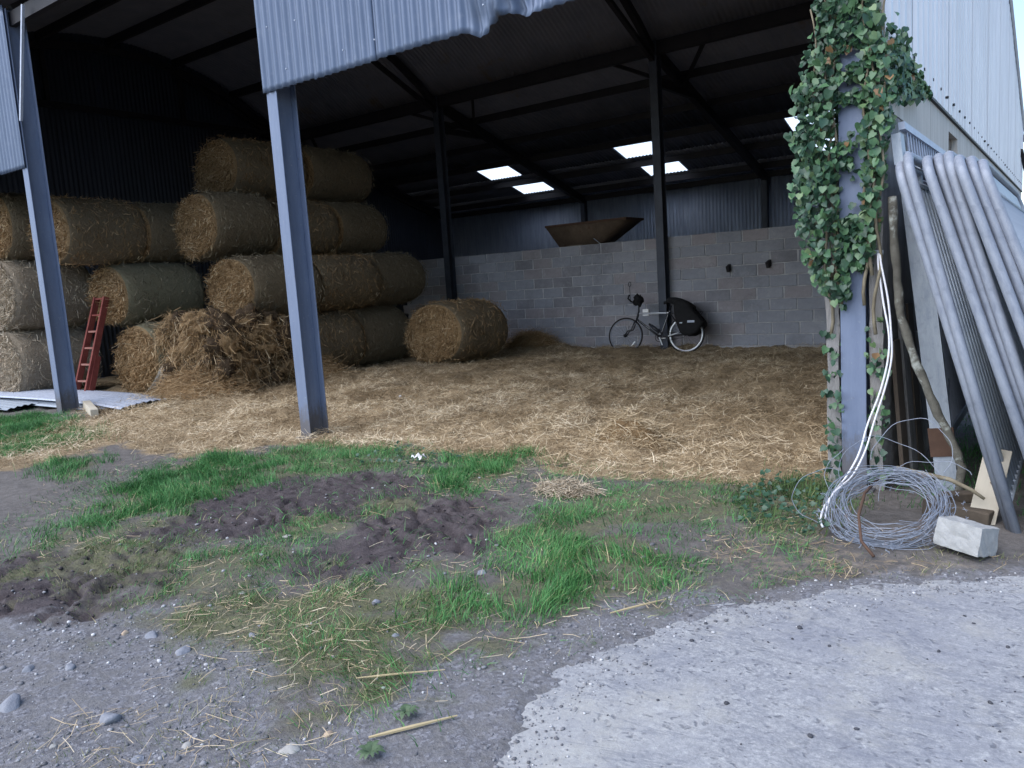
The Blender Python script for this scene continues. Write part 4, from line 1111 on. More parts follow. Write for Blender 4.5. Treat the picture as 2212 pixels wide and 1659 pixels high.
# foot X, foot Y, top X offset (lean), extra length up
GPOS = [(6.240, -0.55, 0.550, -0.025), (6.260, -0.58, 0.521, 0.009), (6.440, -0.61, 0.612, 0.005), (6.475, -0.55, 0.596, 0.010), (6.500, -0.56, 0.573, 0.003), (6.630, -0.61, 0.654, -0.002), (6.690, -0.55, 0.667, -0.008), (6.760, -0.58, 0.691, -0.021)]
proto = None
for k, (gx_, gy_, dl, ex) in enumerate(GPOS):
    if k == 0:
        g_ = empty('tubular_gate', (0, 0, 0), GLAB[0], 'gate'); gate_parts(g_); proto = g_
    elif k == len(GPOS) - 1:
        g_ = empty('tubular_gate', (0, 0, 0), GLAB[k], 'gate'); gate_parts(g_, True)
    else: g_ = copy_tree(proto)
    g_['label'] = GLAB[k]; g_['group'] = 'galvanised gates leaning on the side wall'
    g_.location = (gx_, gy_, -.01); g_.rotation_euler = (rnd.uniform(-.012, .012), -math.asin(dl / GH), rnd.uniform(-.01, .01)); g_.scale = (1, 1, 1 + ex / GH)
# barred barrier behind the gates
bg = empty('barred_barrier', (5.86, .14, 0), 'galvanised barrier of thin upright bars with a wide flat stile, behind the gates', 'barrier', rot=(0, -math.atan2(.24, 2.2), 0))
mb = MB(); mb.box(-.055, .055, -.006, .006, -.02, 2.0); mb.box(.055, .065, -.006, .04, -.02, 2.0); mb.build('flat_stile', M['galv_dull'], bg)
for z, h in ((2.25, .045), (2.07, .05), (1.93, .035), (.30, .05)):
    mb = MB(); mb.bar((0, -.06 if z > 2.02 else .03, z), (0, 2.0, z), .035, h); mb.build('rail', M['galv_bright'] if z > 1.5 else M['galv_dull'], bg)
for k in range(34):
    mb = MB(); mb.tube([(0, .10 + k * .055, .30), (0, .10 + k * .055, 2.06 if k % 2 else 2.24)], .007, 5); mb.build('bar', M['galv_bright'], bg)
mb = MB(); mb.bar((.0, .03, .20), (.0, .58, .62), .03, .02); mb.build('brace', M['galv_dull'], bg)
mb = MB(); mb.box(-.066, .076, -.014, .014, .22, .40); mb.build('rusty_clamp', M['rust'], bg)
mb = MB(); mb.box(-.05, .0, -.15, -.02, 2.02, 2.2); mb.build('end_plate', M['galv_dull'], bg)
# lichen covered pole
pts = [(5.58, -.03, 1.82), (5.60, -.03, 1.45), (5.63, -.05, 1.12), (5.72, -.08, .82), (5.84, -.10, .52), (5.93, -.12, .34), (5.965, -.13, .22), (5.955, -.14, .05), (5.95, -.14, -.03)]
sm = []
for k in range(len(pts) - 1):
    for q in range(5):
        p = Vector(pts[k]).lerp(Vector(pts[k + 1]), q / 5); sm.append(p + Vector((rnd.uniform(-.004, .004), rnd.uniform(-.004, .004), 0)))
sm.append(Vector(pts[-1]))
mb = MB(); mb.tube(sm, [.024 + .003 * math.sin(k * 1.7) + .002 * rnd.random() for k in range(len(sm))], 9)
o = mb.build('bent_pole', M['bark'], None, True); tag(o, 'crooked lichen covered pole standing against the wall in front of the flat stile', 'pole')
# pale plank, timbers and block at the foot of the gates
mb = MB(); mb.box(-.065, .065, -.011, .011, 0, .46)
pl = mb.build('plank', M['wood_pale'], None, bevel=.003); pl.location = (6.09, -.52, -.01); pl.rotation_euler = (-.55, .17, .0)
tag(pl, 'short pale plank with rusty slots propped at the foot of the gates', 'plank')
for z, a, x in ((.08, .1, .0), (.27, .9, .02)):
    mb = MB(); Mx = Matrix.Translation((x, -.0125, z)) @ Matrix.Rotation(a, 4, 'Y'); mb.box(-.006, .006, -.003, .0, -.025, .025, M=Mx); mb.build('rusty_slot', M['rust'], pl)
for loc, rot, s, lab in (((5.98, -.46, .05), (0, .08, -.25), (.17, .05, .045), 'dark rotten timber on the ground between wire coil and plank'), ((6.02, -.30, .10), (.1, -.1, .25), (.16, .03, .03), 'thin dark timber lying behind the wire coil')):
    mb = MB(); mb.box(-s[0], s[0], -s[1], s[1], -s[2], s[2]); o = mb.build('timber', M['wood_dark'], None, bevel=.008); o.location = loc; o.rotation_euler = rot; tag(o, lab, 'timber')
bm = bmesh.new(); bmesh.ops.create_cube(bm, size=1); bmesh.ops.subdivide_edges(bm, edges=bm.edges, cuts=9, use_grid_fill=True)
for v in bm.verts:
    p = v.co.copy()
    lowcut = max(0, -.30 - p.z) * (.5 + 1.4 * float(fbm(p.x * 5 + 3, p.y * 5, 4)))
    v.co = Vector((p.x * .215, p.y * .165, (p.z + lowcut * 1.2) * .17))
    nrm = p.normalized(); v.co += nrm * (float(fbm(p.x * 6, p.y * 6 + p.z * 5, 6)) - .5) * .022
me = bpy.data.meshes.new('concrete_block'); bm.to_mesh(me); bm.free(); me.materials.append(M['cblock'])
o = link('concrete_block', me, None, .008); o.location = (6.07, -1.0, .075); o.rotation_euler = (R(-12), R(3), R(-24))
tag(o, 'broken grey concrete block lying tilted at the edge of the yard beside the wire coil', 'block')

# ------------------------------------------------------------------ BARBED WIRE COIL and rope
wc = empty('wire_coil', (5.69, -.84, 0), 'loose coil of galvanised barbed wire lying at the foot of the ivy covered post', 'wire coil')
def ring_pts(cx, cy, cz, r, tilt, roll_, ph, e, n=44, turns=1.0, wob=.012):
    out = []
    for k in range(int(n * turns) + 1):
        a = ph + 2 * math.pi * k / n
        u = r * math.cos(a) * e; v_ = r * math.sin(a)
        w_ = wob * math.sin(a * 3 + ph * 5) + wob * .6 * math.sin(a * 7 + ph)
        z = v_ * math.sin(tilt) + u * math.sin(roll_) + w_
        out.append((cx + u * math.cos(roll_), cy + v_ * math.cos(tilt), max(.012, cz + z)))
    return out
for k in range(40):
    r = rnd.uniform(.19, .285); z = rnd.uniform(.11, .20)
    mb = MB(); mb.tube(ring_pts(rnd.uniform(-.03, .03), rnd.uniform(-.04, .04), z, r, R(30) + rnd.uniform(-.16, .12), rnd.uniform(-.10, .14), rnd.uniform(0, 6), rnd.uniform(1.0, 1.12), turns=rnd.uniform(.75, 1.0)), (.0017 if k < 30 else .0024), 4)
    mb.build('wire_loop', M['wire'], wc)
mb = MB()
for k in range(120):
    a = rnd.uniform(0, 2 * math.pi); r = rnd.uniform(.24, .34); p = Vector((r * 1.1 * math.cos(a), r * .94 * math.sin(a), .13 + r * math.sin(a) * .34 + rnd.uniform(-.03, .05)))
    for q in range(2):
        d = Vector((rnd.uniform(-1, 1), rnd.uniform(-1, 1), rnd.uniform(-1, 1))).normalized() * .014; mb.tube([p - d, p + d], .0016, 3)
tag(mb.build('barbs', M['wire'], wc), kind='stuff')
for (cx, cy, cz, r, t_, ro, ph, e, tu, m_) in ((.05, .42, .34, .21, 1.1, .1, -.6, 1.0, .62, 'wire'), (-.05, .35, .22, .25, .8, -.2, .3, 1.1, .55, 'wire'), (-.25, .35, .26, .16, .9, .3, 2.0, 1.0, .6, 'wire'), (.12, .40, .16, .20, .7, .2, .2, 1.2, .5, 'wire'), (-.30, .1, .14, .22, .5, -.1, 1.6, 1, .5, 'wire')):
    mb = MB(); mb.tube(ring_pts(cx, cy, cz, r, t_, ro, ph, e, turns=tu), .0019, 4); mb.build('loose_wire_end', M[m_], wc)
mb = MB(); mb.tube([(-.02, .40, .27), (.12, .38, .25), (.25, .36, .235), (.36, .34, .19), (.42, .33, .15)], [.010, .013, .013, .011, .008], 6); mb.build('dry_stalk', M['stem'], wc, True)
mb = MB(); mb.tube([(-.10, .30, .22), (-.12, .05, .20), (-.10, -.2, .15), (-.06, -.34, .06), (.01, -.40, .01)], .008, 6); mb.build('rusty_hook_bar', M['rust'], wc, True)
def rope(pts, r, label, parent=None, name='rope'):
    sm = []
    P = [Vector(p) for p in pts]
    for k in range(len(P) - 1):
        p0 = P[max(0, k - 1)]; p1 = P[k]; p2 = P[k + 1]; p3 = P[min(len(P) - 1, k + 2)]
        for q in range(8):
            t_ = q / 8
            sm.append(.5 * ((2 * p1) + (p2 - p0) * t_ + (2 * p0 - 5 * p1 + 4 * p2 - p3) * t_ ** 2 + (3 * p1 - p0 - 3 * p2 + p3) * t_ ** 3))
    sm.append(P[-1])
    mb = MB(); mb.tube(sm, r, 7); return mb.build(name, M['rope'], parent, True)
ro = rope([(5.515, -.04, 1.50), (5.525, -.06, 1.43), (5.565, -.08, 1.22), (5.585, -.10, 1.03), (5.588, -.10, .86), (5.555, -.12, .68), (5.50, -.15, .48), (5.455, -.19, .30), (5.40, -.28, .16), (5.37, -.45, .13), (5.345, -.70, .09), (5.365, -.90, .06), (5.40, -1.0, .05)], .006, '')
tag(ro, 'white rope hanging doubled from the post bracket down into the wire coil', 'rope')
rope([(5.505, -.035, 1.49), (5.508, -.05, 1.42), (5.538, -.07, 1.2), (5.572, -.09, 1.0), (5.566, -.10, .84), (5.525, -.12, .65), (5.462, -.15, .46), (5.42, -.20, .28), (5.365, -.30, .15), (5.345, -.50, .11), (5.36, -.72, .09), (5.385, -.88, .06)], .006, '', ro, 'rope_strand')
tw = rope([(6.50, -.45, .86), (6.455, -.52, .80), (6.45, -.55, .76), (6.40, -.58, .74), (6.37, -.60, .66), (6.335, -.62, .60)], .006, '', None, 'twine')
tag(tw, 'frayed white twine knotted round the leaning gate tubes', 'twine')

# ------------------------------------------------------------------ IVY on the right post
iv = empty('ivy_plant', (5.30, -.05, 0), 'dense green ivy climbing the right steel post and spreading on the gable', 'ivy')
IVP = [(5.15, 3.4), (5.18, 2.87), (5.1, 2.7), (5.05, 2.52), (5.02, 2.27), (5.01, 2.01), (5.02, 1.81), (5.06, 1.6), (5.12, 1.37), (5.2, 1.24), (5.30, 1.16), (5.36, 1.25), (5.47, 1.46), (5.49, 1.62), (5.51, 1.76), (5.53, 1.89), (5.55, 2.07), (5.58, 2.25), (5.60, 2.5), (5.60, 2.62), (5.55, 2.78), (5.50, 3.0), (5.47, 3.4)]
def leaf_mesh(mat, seed):
    g = random.Random(seed)
    L = [(0, -.36), (.22, -.50), (.46, -.36), (.44, -.10), (.42, .08), (.25, .26), (0, .58), (-.25, .26), (-.42, .08), (-.44, -.10), (-.46, -.36), (-.22, -.50)]
    L = [(x * g.uniform(.85, 1.15), y * g.uniform(.85, 1.15)) for x, y in L]
    fold = g.uniform(.1, .3)
    v = [(x, y, abs(x) * fold - .25 * y * y * g.uniform(.5, 1.2)) for x, y in L] + [(0, .05, -.03)]
    f = [(k, (k + 1) % 12, 12) for k in range(12)]
    return v, f
LV = [leaf_mesh(None, s) for s in range(6)]
lm = {}
for mi_, m_ in enumerate(LEAF):
    for s in range(6):
        me = bpy.data.meshes.new('leaf'); me.from_pydata(LV[s][0], [], LV[s][1]); me.materials.append(m_)
        me.polygons.foreach_set('use_smooth', [True] * len(me.polygons)); lm[(mi_, s)] = me
def sample_ivy(n):
    out = []
    while len(out) < n:
        q = rnd.random()
        if q < .84:
            x = rnd.uniform(4.98, 5.65); z = rnd.uniform(1.1, 3.35)
            if not inpoly(np.array([x]), np.array([z]), IVP)[0]: continue
            on_post = 5.285 < x < 5.425
            if on_post:
                ok = z > 2.70 or 2.52 < z < 2.62 or 2.40 < z < 2.46 or 2.0 < z < 2.16 and x < 5.38 or 1.40 < z < 1.72 and rnd.random() < .9 or 1.16 < z < 1.45 and x < 5.34
                if not ok and rnd.random() > .03: continue
                y = rnd.uniform(-.09, -.02)
            else: y = rnd.uniform(-.14, .04)
            if x < 5.28: y = rnd.uniform(-.16, .14)
            nr = Vector((-.35 if x < 5.3 else .5 if x > 5.45 else 0, -1, .35))
            wt = (x > 5.43)
        elif q < .93:
            y = rnd.uniform(-.02, 1.25); zc = 2.62 - .03 * y; z = zc + rnd.gauss(0, .13 * (1.02 - y / 1.3))
            if abs(z - zc) > .28 * (1.05 - y / 1.3): continue
            x = X1 + .05 + rnd.uniform(0, .07); nr = Vector((1, -.35, .3)); wt = True
        else:
            x = rnd.choice((rnd.uniform(5.17, 5.28), rnd.uniform(5.43, 5.56))); z = rnd.uniform(.05, 1.1); y = rnd.uniform(-.05, .04); nr = Vector((0, -1, .2)); wt = x > 5.4
            if rnd.random() < .72: continue
        out.append((x, y, z, nr, wt))
    return out
def leaf_mat(x, y, z, nr, size):
    n_ = (nr + Vector((rnd.gauss(0, .6), rnd.gauss(0, .6), rnd.gauss(0, .5)))).normalized()
    down = Vector((rnd.gauss(0, .45), rnd.gauss(0, .2), -1)); ya = (down - n_ * down.dot(n_)).normalized(); xa = ya.cross(n_)
    Mx = Matrix((xa, ya, n_)).transposed().to_4x4()
    return Matrix.Translation((x - 5.30, y + .05, z)) @ Mx @ Matrix.Scale(size, 4)
big = sample_ivy(300)
for (x, y, z, nr, wt) in big:
    sel = rnd.choices((0, 1, 2, 3), (3, 5, 3, .08) if wt else (6, 5, 1, .05))[0]
    o = link('leaf', lm[(sel, rnd.randrange(6))], iv)
    o.matrix_local = leaf_mat(x, y - .03, z, nr, rnd.uniform(.040, .070))
mb = MB()
for (x, y, z, nr, wt) in sample_ivy(3600):
    v, f = LV[rnd.randrange(6)]; Mx = leaf_mat(x, y, z, nr, rnd.uniform(.026, .06))
    sel = rnd.choices((0, 1, 2, 3), (4, 5, 2.2, .1) if wt else (7, 5, .8, .06))[0]
    mb.add([Mx @ Vector(p) for p in v], f, sel)
tag(mb.build('foliage', LEAF, iv, True), kind='stuff')
for k, (x0, x1) in enumerate(((5.22, 5.13), (5.27, 5.20), (5.46, 5.50), (5.49, 5.56), (5.44, 5.45), (5.25, 5.25))):
    pts = []
    for q in range(26):
        s = q / 25; pts.append((x0 + (x1 - x0) * s + .018 * math.sin(q * .9 + k) - 5.30, .045 + .012 * math.sin(q * 1.3 + k * 2) + (0 if k != 3 else -.0), 1.0 + .18 * (k % 3) + s * 2.0))
    if k in (2, 3, 4): pts = [(p[0], p[1] - .05, p[2]) for p in pts]
    mb = MB(); mb.tube(pts, [.011 - .006 * q / 25 for q in range(26)], 6); mb.build('stem', M['stem'], iv, True)

# ------------------------------------------------------------------ STONES, litter
def stone(x, y, d, mat, label, seed):
    bm = bmesh.new(); bmesh.ops.create_icosphere(bm, subdivisions=3, radius=1)
    facets = []
    for f_ in range(13): n_ = Vector((rnd.gauss(0, 1), rnd.gauss(0, 1), rnd.gauss(.2, .7))).normalized(); facets.append((n_, rnd.uniform(.50, .78) * (1 - .40 * abs(n_.z))))
    sx, sy, sz = d / 2, d / 2 * rnd.uniform(.75, .95), d / 2 * (rnd.uniform(.38, .55) if d < .1 else .72)
    for v in bm.verts:
        p = v.co; k = 1 + (float(fbm(p.x * 1.4 + seed, p.y * 1.4 + p.z * 1.7, seed)) - .5) * .55 + (float(fbm(p.x * 5 + seed, p.y * 5 + p.z * 4, seed)) - .5) * .10
        q = Vector((p.x * sx, p.y * sy, p.z * sz)) * k
        for n_, lim in facets:
            e = q.dot(n_) - lim * d / 2
            if e > 0: q -= n_ * e * .85
        v.co = q
    me = bpy.data.meshes.new('stone'); bm.to_mesh(me); bm.free(); me.materials.append(M[mat])
    me.polygons.foreach_set('use_smooth', [True] * len(me.polygons))
    o = link('stone', me); o.location = (x, y, gz1(x, y) - sz * .02); o.rotation_euler = (rnd.uniform(-.2, .2), rnd.uniform(-.2, .2), rnd.uniform(0, 6))
    return tag(o, label, 'stone', 'loose stones in the yard')
ST = [(3.67, -3.99, .12, 'stone', 'large rounded blue grey stone near the bottom left of the yard'), (4.43, -3.79, .085, 'stone_pale', 'pale rounded stone by the bottom edge left of the concrete'),
      (3.13, -3.51, .09, 'stone', 'grey stone on the gravel just right of the small tan stone'), (3.01, -3.57, .052, 'stone_tan', 'small tan stone left of the grey stone on the gravel'),
      (3.14, -3.87, .07, 'stone', 'flat grey stone in the middle of the left gravel'), (2.97, -3.96, .08, 'stone', 'flat grey stone near the left edge of the gravel'),
      (3.24, -4.14, .13, 'stone', 'half buried flat stone at the left edge below the others'), (3.42, -3.54, .09, 'stone', 'long half buried slab of stone right of the tan stone'),
      (4.01, -4.07, .055, 'stone', 'grey stone sunk in gravel near the bottom edge'), (4.09, -3.94, .05, 'stone_pale', 'pale stone above the sunken one near the bottom edge'),
      (3.67, -4.18, .035, 'stone_pale', 'small white stone below the large blue grey stone'), (4.47, -3.66, .05, 'stone_tan', 'cream stone just above right of the pale rounded stone'),
      (3.1, -3.01, .056, 'stone_pale', 'white stone at the edge of the small left grass tuft'), (2.08, -2.46, .057, 'stone', 'small stone on the dark mud between the grass strips'),
      (1.3, -1.45, .085, 'stone_pale', 'pale stone at the upper edge of the rutted mud'), (4.04, -2.25, .075, 'stone', 'flat blue stone left of the biggest grass patch'),
      (3.8, -2.77, .056, 'stone', 'flat stone in the mossy ground left of the biggest grass patch'), (2.6, -2.33, .075, 'stone_pale', 'pale flat stone in the middle mud'),
      (3.59, -3.31, .05, 'stone', 'grey stone in the mossy ground above the gravel'), (4.15, -3.0, .042, 'stone', 'grey pebble among moss and straw left of the concrete edge')]
for k, s in enumerate(ST): stone(*s, k * 3 + 1)
pp = MB(); v = []
for i in range(7):
    for j in range(7): v.append(((i / 6 - .5) * .11, (j / 6 - .5) * .08, .03 + .05 * float(fbm(i * .9, j * .9, 4)) + .02 * math.sin(i * 2 + j)))
pp.add(v, [(i * 7 + j, (i + 1) * 7 + j, (i + 1) * 7 + j + 1, i * 7 + j + 1) for i in range(6) for j in range(6)])
o = solid(pp.build('paper_scrap', M['paper']), .002); o.location = (1.96, -.42, gz1(1.96, -.42)); tag(o, 'crumpled white paper scrap on the ground in front of the straw floor', 'litter')
pp = MB(); pp.tube([(0, 0, .01), (.012, .01, .02), (.03, .01, .02)], .012, 6)
o = pp.build('paper_scrap', M['paper']); o.location = (-.9, 2.35, gz1(-.9, 2.35) + .02); tag(o, 'tiny white scrap lying on the straw floor right of the middle post', 'litter')
# pebbles: gravel in the left corner and along the concrete edge
def pebbles(name, X, Y, S, mats, kind='stuff', zoff=0, parent=None):
    bm = bmesh.new(); bmesh.ops.create_icosphere(bm, subdivisions=1, radius=1)
    base = np.array([v.co[:] for v in bm.verts]); fc = np.array([[v.index for v in f.verts] for f in bm.faces]); bm.free()
    n = len(X); k = len(base)
    V = base[None] * (1 + rng.normal(size=(n, k, 1)) * .18) * (S[:, None, None] * np.stack([np.ones(n), rng.uniform(.6, 1, n), rng.uniform(.4, .75, n)], 1)[:, None, :])
    a = rng.random(n) * 6.28; c, s = np.cos(a)[:, None], np.sin(a)[:, None]
    V = np.stack([V[..., 0] * c - V[..., 1] * s, V[..., 0] * s + V[..., 1] * c, V[..., 2]], -1)
    Z = np.where(inpoly(X, Y, CONC), .004, gz(X, Y)) + S * .25 + zoff
    V += np.stack([X, Y, Z], 1)[:, None, :]
    F = (fc[None] + (np.arange(n) * k)[:, None, None]).reshape(-1, 3)
    o = np_mesh(name, V.reshape(-1, 3), F, mats, parent, {'tone': np.repeat(rng.random(n), k)}); o['kind'] = kind
    return o
t = NT('pebbles', .85)
t.col(t.ramp(t.attr('tone'), [(0, (.10, .10, .108)), (.55, (.20, .20, .215)), (.86, (.30, .30, .315)), (1, (.56, .56, .57))])); M['pebble'] = t.m
def scatter(n, poly, dens=None, warp=.3):
    lo = np.min(poly, 0); hi = np.max(poly, 0)
    x = rng.uniform(lo[0], hi[0], n); y = rng.uniform(lo[1], hi[1], n)
    k = soft(x, y, poly, warp) > rng.random(n)
    if dens is not None: k &= dens(x, y) > rng.random(n)
    return x[k], y[k]
GN = [(2.0, -4.5), (2.42, -3.64), (2.92, -3.39), (3.46, -3.38), (3.96, -3.56), (4.3, -3.66), (4.55, -3.3), (4.58, -2.93), (4.96, -2.24), (5.23, -1.82), (5.6, -1.5), (6.4, -1.05), (6.6, -1.05), (5.5, -1.75), (5.05, -2.5), (4.95, -3.2), (5.2, -3.7), (5.2, -4.6), (3, -4.8)]
x, y = scatter(26000, GN, lambda x, y: np.clip((fbm(x * 3, y * 3, 9) - .35) * 3, .1, 1))
s_ = rng.gamma(1.6, .0018, len(x)) + .0016
pebbles('gravel', x, y, np.minimum(s_, .014), M['pebble'])
x, y = scatter(2600, [(1, -4), (.3, -2), (1, -.6), (5, -.6), (5.2, -1.6), (4.6, -3.2)], lambda x, y: np.clip((fbm(x * 2.5, y * 2.5, 19) - .45) * 4, .02, 1)); pebbles('scattered_pebbles', x, y, np.minimum(rng.gamma(1.4, .0026, len(x)) + .002, .016), M['pebble'])
t = NT('mud clods', .95)
t.col(t.ramp(t.attr('tone'), [(0, (.035, .028, .03)), (1, (.105, .09, .092))])).bump(t.noise(60, 4), .8, .01); M['clod'] = t.m
for pm_ in MUD:
    x, y = scatter(700, pm_, lambda x, y: np.clip((fbm(x * 5, y * 5, 23) - .42) * 5, .03, 1), .3); pebbles('mud_clods', x, y, np.minimum(rng.gamma(1.5, .0035, len(x)) + .002, .02), M['clod'], zoff=-.004)
CN = [(5.1, -3.5), (5.0, -3.0), (5.1, -2.3), (5.7, -1.6), (6.4, -1.15), (7.2, -1.1), (6.9, -3.2), (5.6, -3.9)]
x, y = scatter(300, CN, None, .1); pebbles('dark_pebbles', x, y, np.minimum(rng.gamma(1.4, .0022, len(x)) + .0015, .012), M['dung'])
EG = [(5.25, -3.7), (4.95, -3.3), (4.88, -2.9), (5.0, -2.4), (5.3, -1.95), (5.8, -1.5), (6.5, -1.1), (6.6, -1.25), (5.9, -1.65), (5.45, -2.05), (5.2, -2.5), (5.08, -3.0), (5.25, -3.5)]
x, y = scatter(14000, EG, None, .18); pebbles('edge_grit', x, y, np.minimum(rng.gamma(1.5, .0016, len(x)) + .0012, .010), M['pebble'])

# ------------------------------------------------------------------ STRAW on the floor and the yard
def lay_straw(name, x, y, L, W, tone, mat, lift=.02, up=.16):
    n = len(x); a = rng.random(n) * 6.283
    D = np.stack([np.cos(a), np.sin(a), rng.normal(size=n) * up], 1)
    z = np.where(inpoly(x, y, CONC), .006, gz(x, y)) + rng.random(n) * lift + .004
    P = np.stack([x, y, z], 1) - D * L[:, None] * .5
    P[:, 2] = np.maximum(P[:, 2], z - .012)
    bend = rng.normal(size=(n, 3)) * .22; bend[:, 2] *= .5
    side = np.stack([rng.normal(size=n) * .5, rng.normal(size=n) * .5, np.ones(n)], 1)
    return blades(name, P, D, L, W, bend, tone, mat, None, .15, side)
lumps = lambda x, y: np.clip(.35 + (fbm(x * 2.5, y * 2.5, 51) - .4) * 2.5, .15, 1)
FLOOR = [p for p in STRAW[:12]] + [(5.17, 9.05), (-5.5, 9.05), (-5.5, .3), (-4.6, -.1), (-4.2, -.6)]
x, y = scatter(230000, FLOOR, lambda x, y: np.clip(1.15 - y * .07, .3, 1))
tn_ = np.clip(rng.normal(.5, .25, len(x)) + (fbm(x * 1.3, y * 1.3, 61) - .5) * 1.3 + (fbm(x * 6, y * 6, 63) - .5) * 1.3, 0, 1)
lay_straw('straw_bedding', x, y, rng.uniform(.03, .13, len(x)), rng.uniform(.0022, .005, len(x)), tn_, M['straw'], .055, .34)
YARD = [(0.5, -4.0), (-1, -1.5), (0.5, 0), (2, .2), (5.2, .1), (5.6, -.6), (6.6, -.8), (6.5, -1.15), (5.6, -1.6), (5.1, -2.4), (4.7, -3.4), (4.6, -4.2), (3, -4.6)]
x, y = scatter(26000, YARD, lambda x, y: np.clip((fbm(x * 2, y * 2, 71) - .40) * 3.2, .04, 1) * (.25 + .9 * np.exp(-np.maximum(0, -y) * .8) + .7 * soft(x, y, MOSS, .4, blur=.25) * .8) * (1 - .8 * any_mask(x, y, MUD)) * (1 - .9 * soft(x, y, GRAV, .2)))
lay_straw('scattered_straw', x, y, rng.uniform(.02, .10, len(x)), rng.uniform(.0014, .0034, len(x)), np.clip(rng.normal(.55, .25, len(x)), 0, 1), M['straw'], .02, .12)
x, y = scatter(1500, DRY, lambda x, y: np.clip((fbm(x * 3, y * 3, 29) - .3) * 3, .1, 1), .5); lay_straw('dry_grass_litter', x, y, rng.uniform(.02, .11, len(x)), rng.uniform(.0015, .0034, len(x)), np.clip(rng.normal(.25, .25, len(x)), 0, 1), M['straw'], .03, .25)
x, y = scatter(500, [(3.6, -4.3), (3.5, -3.9), (4.2, -3.6), (4.7, -3.3), (4.6, -3.9)], None, .3); lay_straw('scattered_straw', x, y, rng.uniform(.03, .12, len(x)), rng.uniform(.0015, .003, len(x)), np.clip(rng.normal(.6, .2, len(x)), 0, 1), M['straw'], .012, .08)
EDGE = [(4.1, -2.95), (4.5, -2.8), (4.95, -2.2), (5.2, -1.85), (5.1, -2.15), (4.75, -2.75), (4.45, -3.3), (4.3, -3.6), (3.6, -3.6), (3.0, -3.3), (3.2, -2.9)]
x, y = scatter(650, EDGE, None, .35); lay_straw('long_straw', x, y, rng.uniform(.05, .17, len(x)), rng.uniform(.0015, .0032, len(x)), np.clip(rng.normal(.62, .2, len(x)), 0, 1), M['straw'], .015, .06)
for (xa, ya, xb, yb, r, lab) in ((4.62, -3.62, 4.80, -3.38, .007, 'thick pale stalk lying on the gravel near the concrete'), (4.30, -3.37, 4.56, -3.16, .0042, 'long pale straw lying across the gravel left of the concrete'), (4.87, -2.42, 5.02, -2.18, .005, 'long pale straw lying along the concrete edge')):
    mb = MB(); p0 = Vector((xa, ya, gz1(xa, ya) + .012)); p1 = Vector((xb, yb, gz1(xb, yb) + .014)); m_ = p0.lerp(p1, .5) + Vector((.008, 0, .004))
    mb.tube([p0, p0.lerp(m_, .5), m_, p1], [r * .6, r, r, r * .4], 6); o = mb.build('straw_stalk', straw_mat('dry stalk', [(0, (.42, .34, .20)), (1, (.46, .38, .24))])); tag(o, lab, 'stalk')

# ------------------------------------------------------------------ GRASS
def grass(name, polys, n, Lr, Wr, mat, dens=1.0, lean=.35, tone=(.45, .2), bendk=.5, warp=.2):
    X = []; Y = []
    for p in polys:
        lo = np.min(p, 0) - .1; hi = np.max(p, 0) + .1; ar = (hi[0] - lo[0]) * (hi[1] - lo[1])
        m = int(n * ar); x = rng.uniform(lo[0], hi[0], m); y = rng.uniform(lo[1], hi[1], m)
        k = soft(x, y, p, warp, blur=.24, n=11) * np.clip((fbm(x * 5, y * 5, 81) - .31) * 3.8, .08, 1) > rng.random(m)
        X.append(x[k]); Y.append(y[k])
    x = np.concatenate(X); y = np.concatenate(Y); m = len(x)
    k = ~inpoly(x, y, CONC)
    if name == 'sparse_grass': k &= rng.random(m) > any_mask(x, y, MUD, warp=.3) * .85
    x = x[k]; y = y[k]; m = len(x)
    clump = fbm(x * 4, y * 4, 91)
    a = fbm(x * 3, y * 3, 95) * 12 + rng.normal(size=m) * 1.0
    D = np.stack([np.cos(a) * lean * rng.random(m), np.sin(a) * lean * rng.random(m), np.ones(m)], 1)
    L = rng.uniform(*Lr, m) * (.25 + 1.5 * clump ** 1.3)
    bend = np.stack([np.cos(a), np.sin(a), -.55 * np.ones(m)], 1) * (rng.random(m) * bendk)[:, None]
    tn = np.clip(rng.normal(tone[0], tone[1], m) + (fbm(x * 2, y * 2, 97) - .5) * .5, 0, 1)
    z = gz(x, y) - .005
    o = blades(name, np.stack([x, y, z], 1), D, L, rng.uniform(*Wr, m), bend, tn, mat, None, 1.0)
    return o
g = GRASS
grass('grass', [g['G1'], g['G2'], g['G3a'], g['G4'], g['G6']], 9500, (.04, .125), (.0032, .007), M['grass'], tone=(.5, .2), bendk=.7, warp=.32)
grass('grass', [g['G3b'], g['G5'], g['G7'], g['G10'], g['G11'], g['G9']], 4600, (.025, .085), (.003, .006), M['grass'], tone=(.55, .22), bendk=.8)
grass('short_grass', [MOSS], 7500, (.015, .06), (.002, .004), M['mossgrass'], lean=1.0, tone=(.5, .25), warp=.45)
LOW = [(3.74, -4.24), (3.64, -4.02), (3.96, -3.77), (4.22, -3.70), (4.42, -3.43), (4.63, -3.30), (4.60, -3.55), (4.60, -3.80)]
grass('short_grass', [LOW], 4200, (.012, .05), (.0018, .0036), M['mossgrass'], lean=1.0, tone=(.6, .25), warp=.45)
WIDE = [(.6, -3.6), (-.6, -1.6), (.3, -.3), (2.0, .1), (3.2, -.2), (5.0, -.1), (5.5, -1.2), (4.95, -2.4), (4.4, -3.4), (3.0, -3.3)]
grass('sparse_grass', [WIDE], 3000, (.02, .09), (.002, .005), M['grass'], lean=1.0, tone=(.5, .25), bendk=.9, warp=.4)
grass('short_grass', [DRY], 2600, (.015, .05), (.002, .004), M['mossgrass'], lean=1.0, tone=(.55, .25), warp=.4)
BACK = [(5.6, -.4), (6.2, -.3), (6.3, 3), (5.65, 3)]
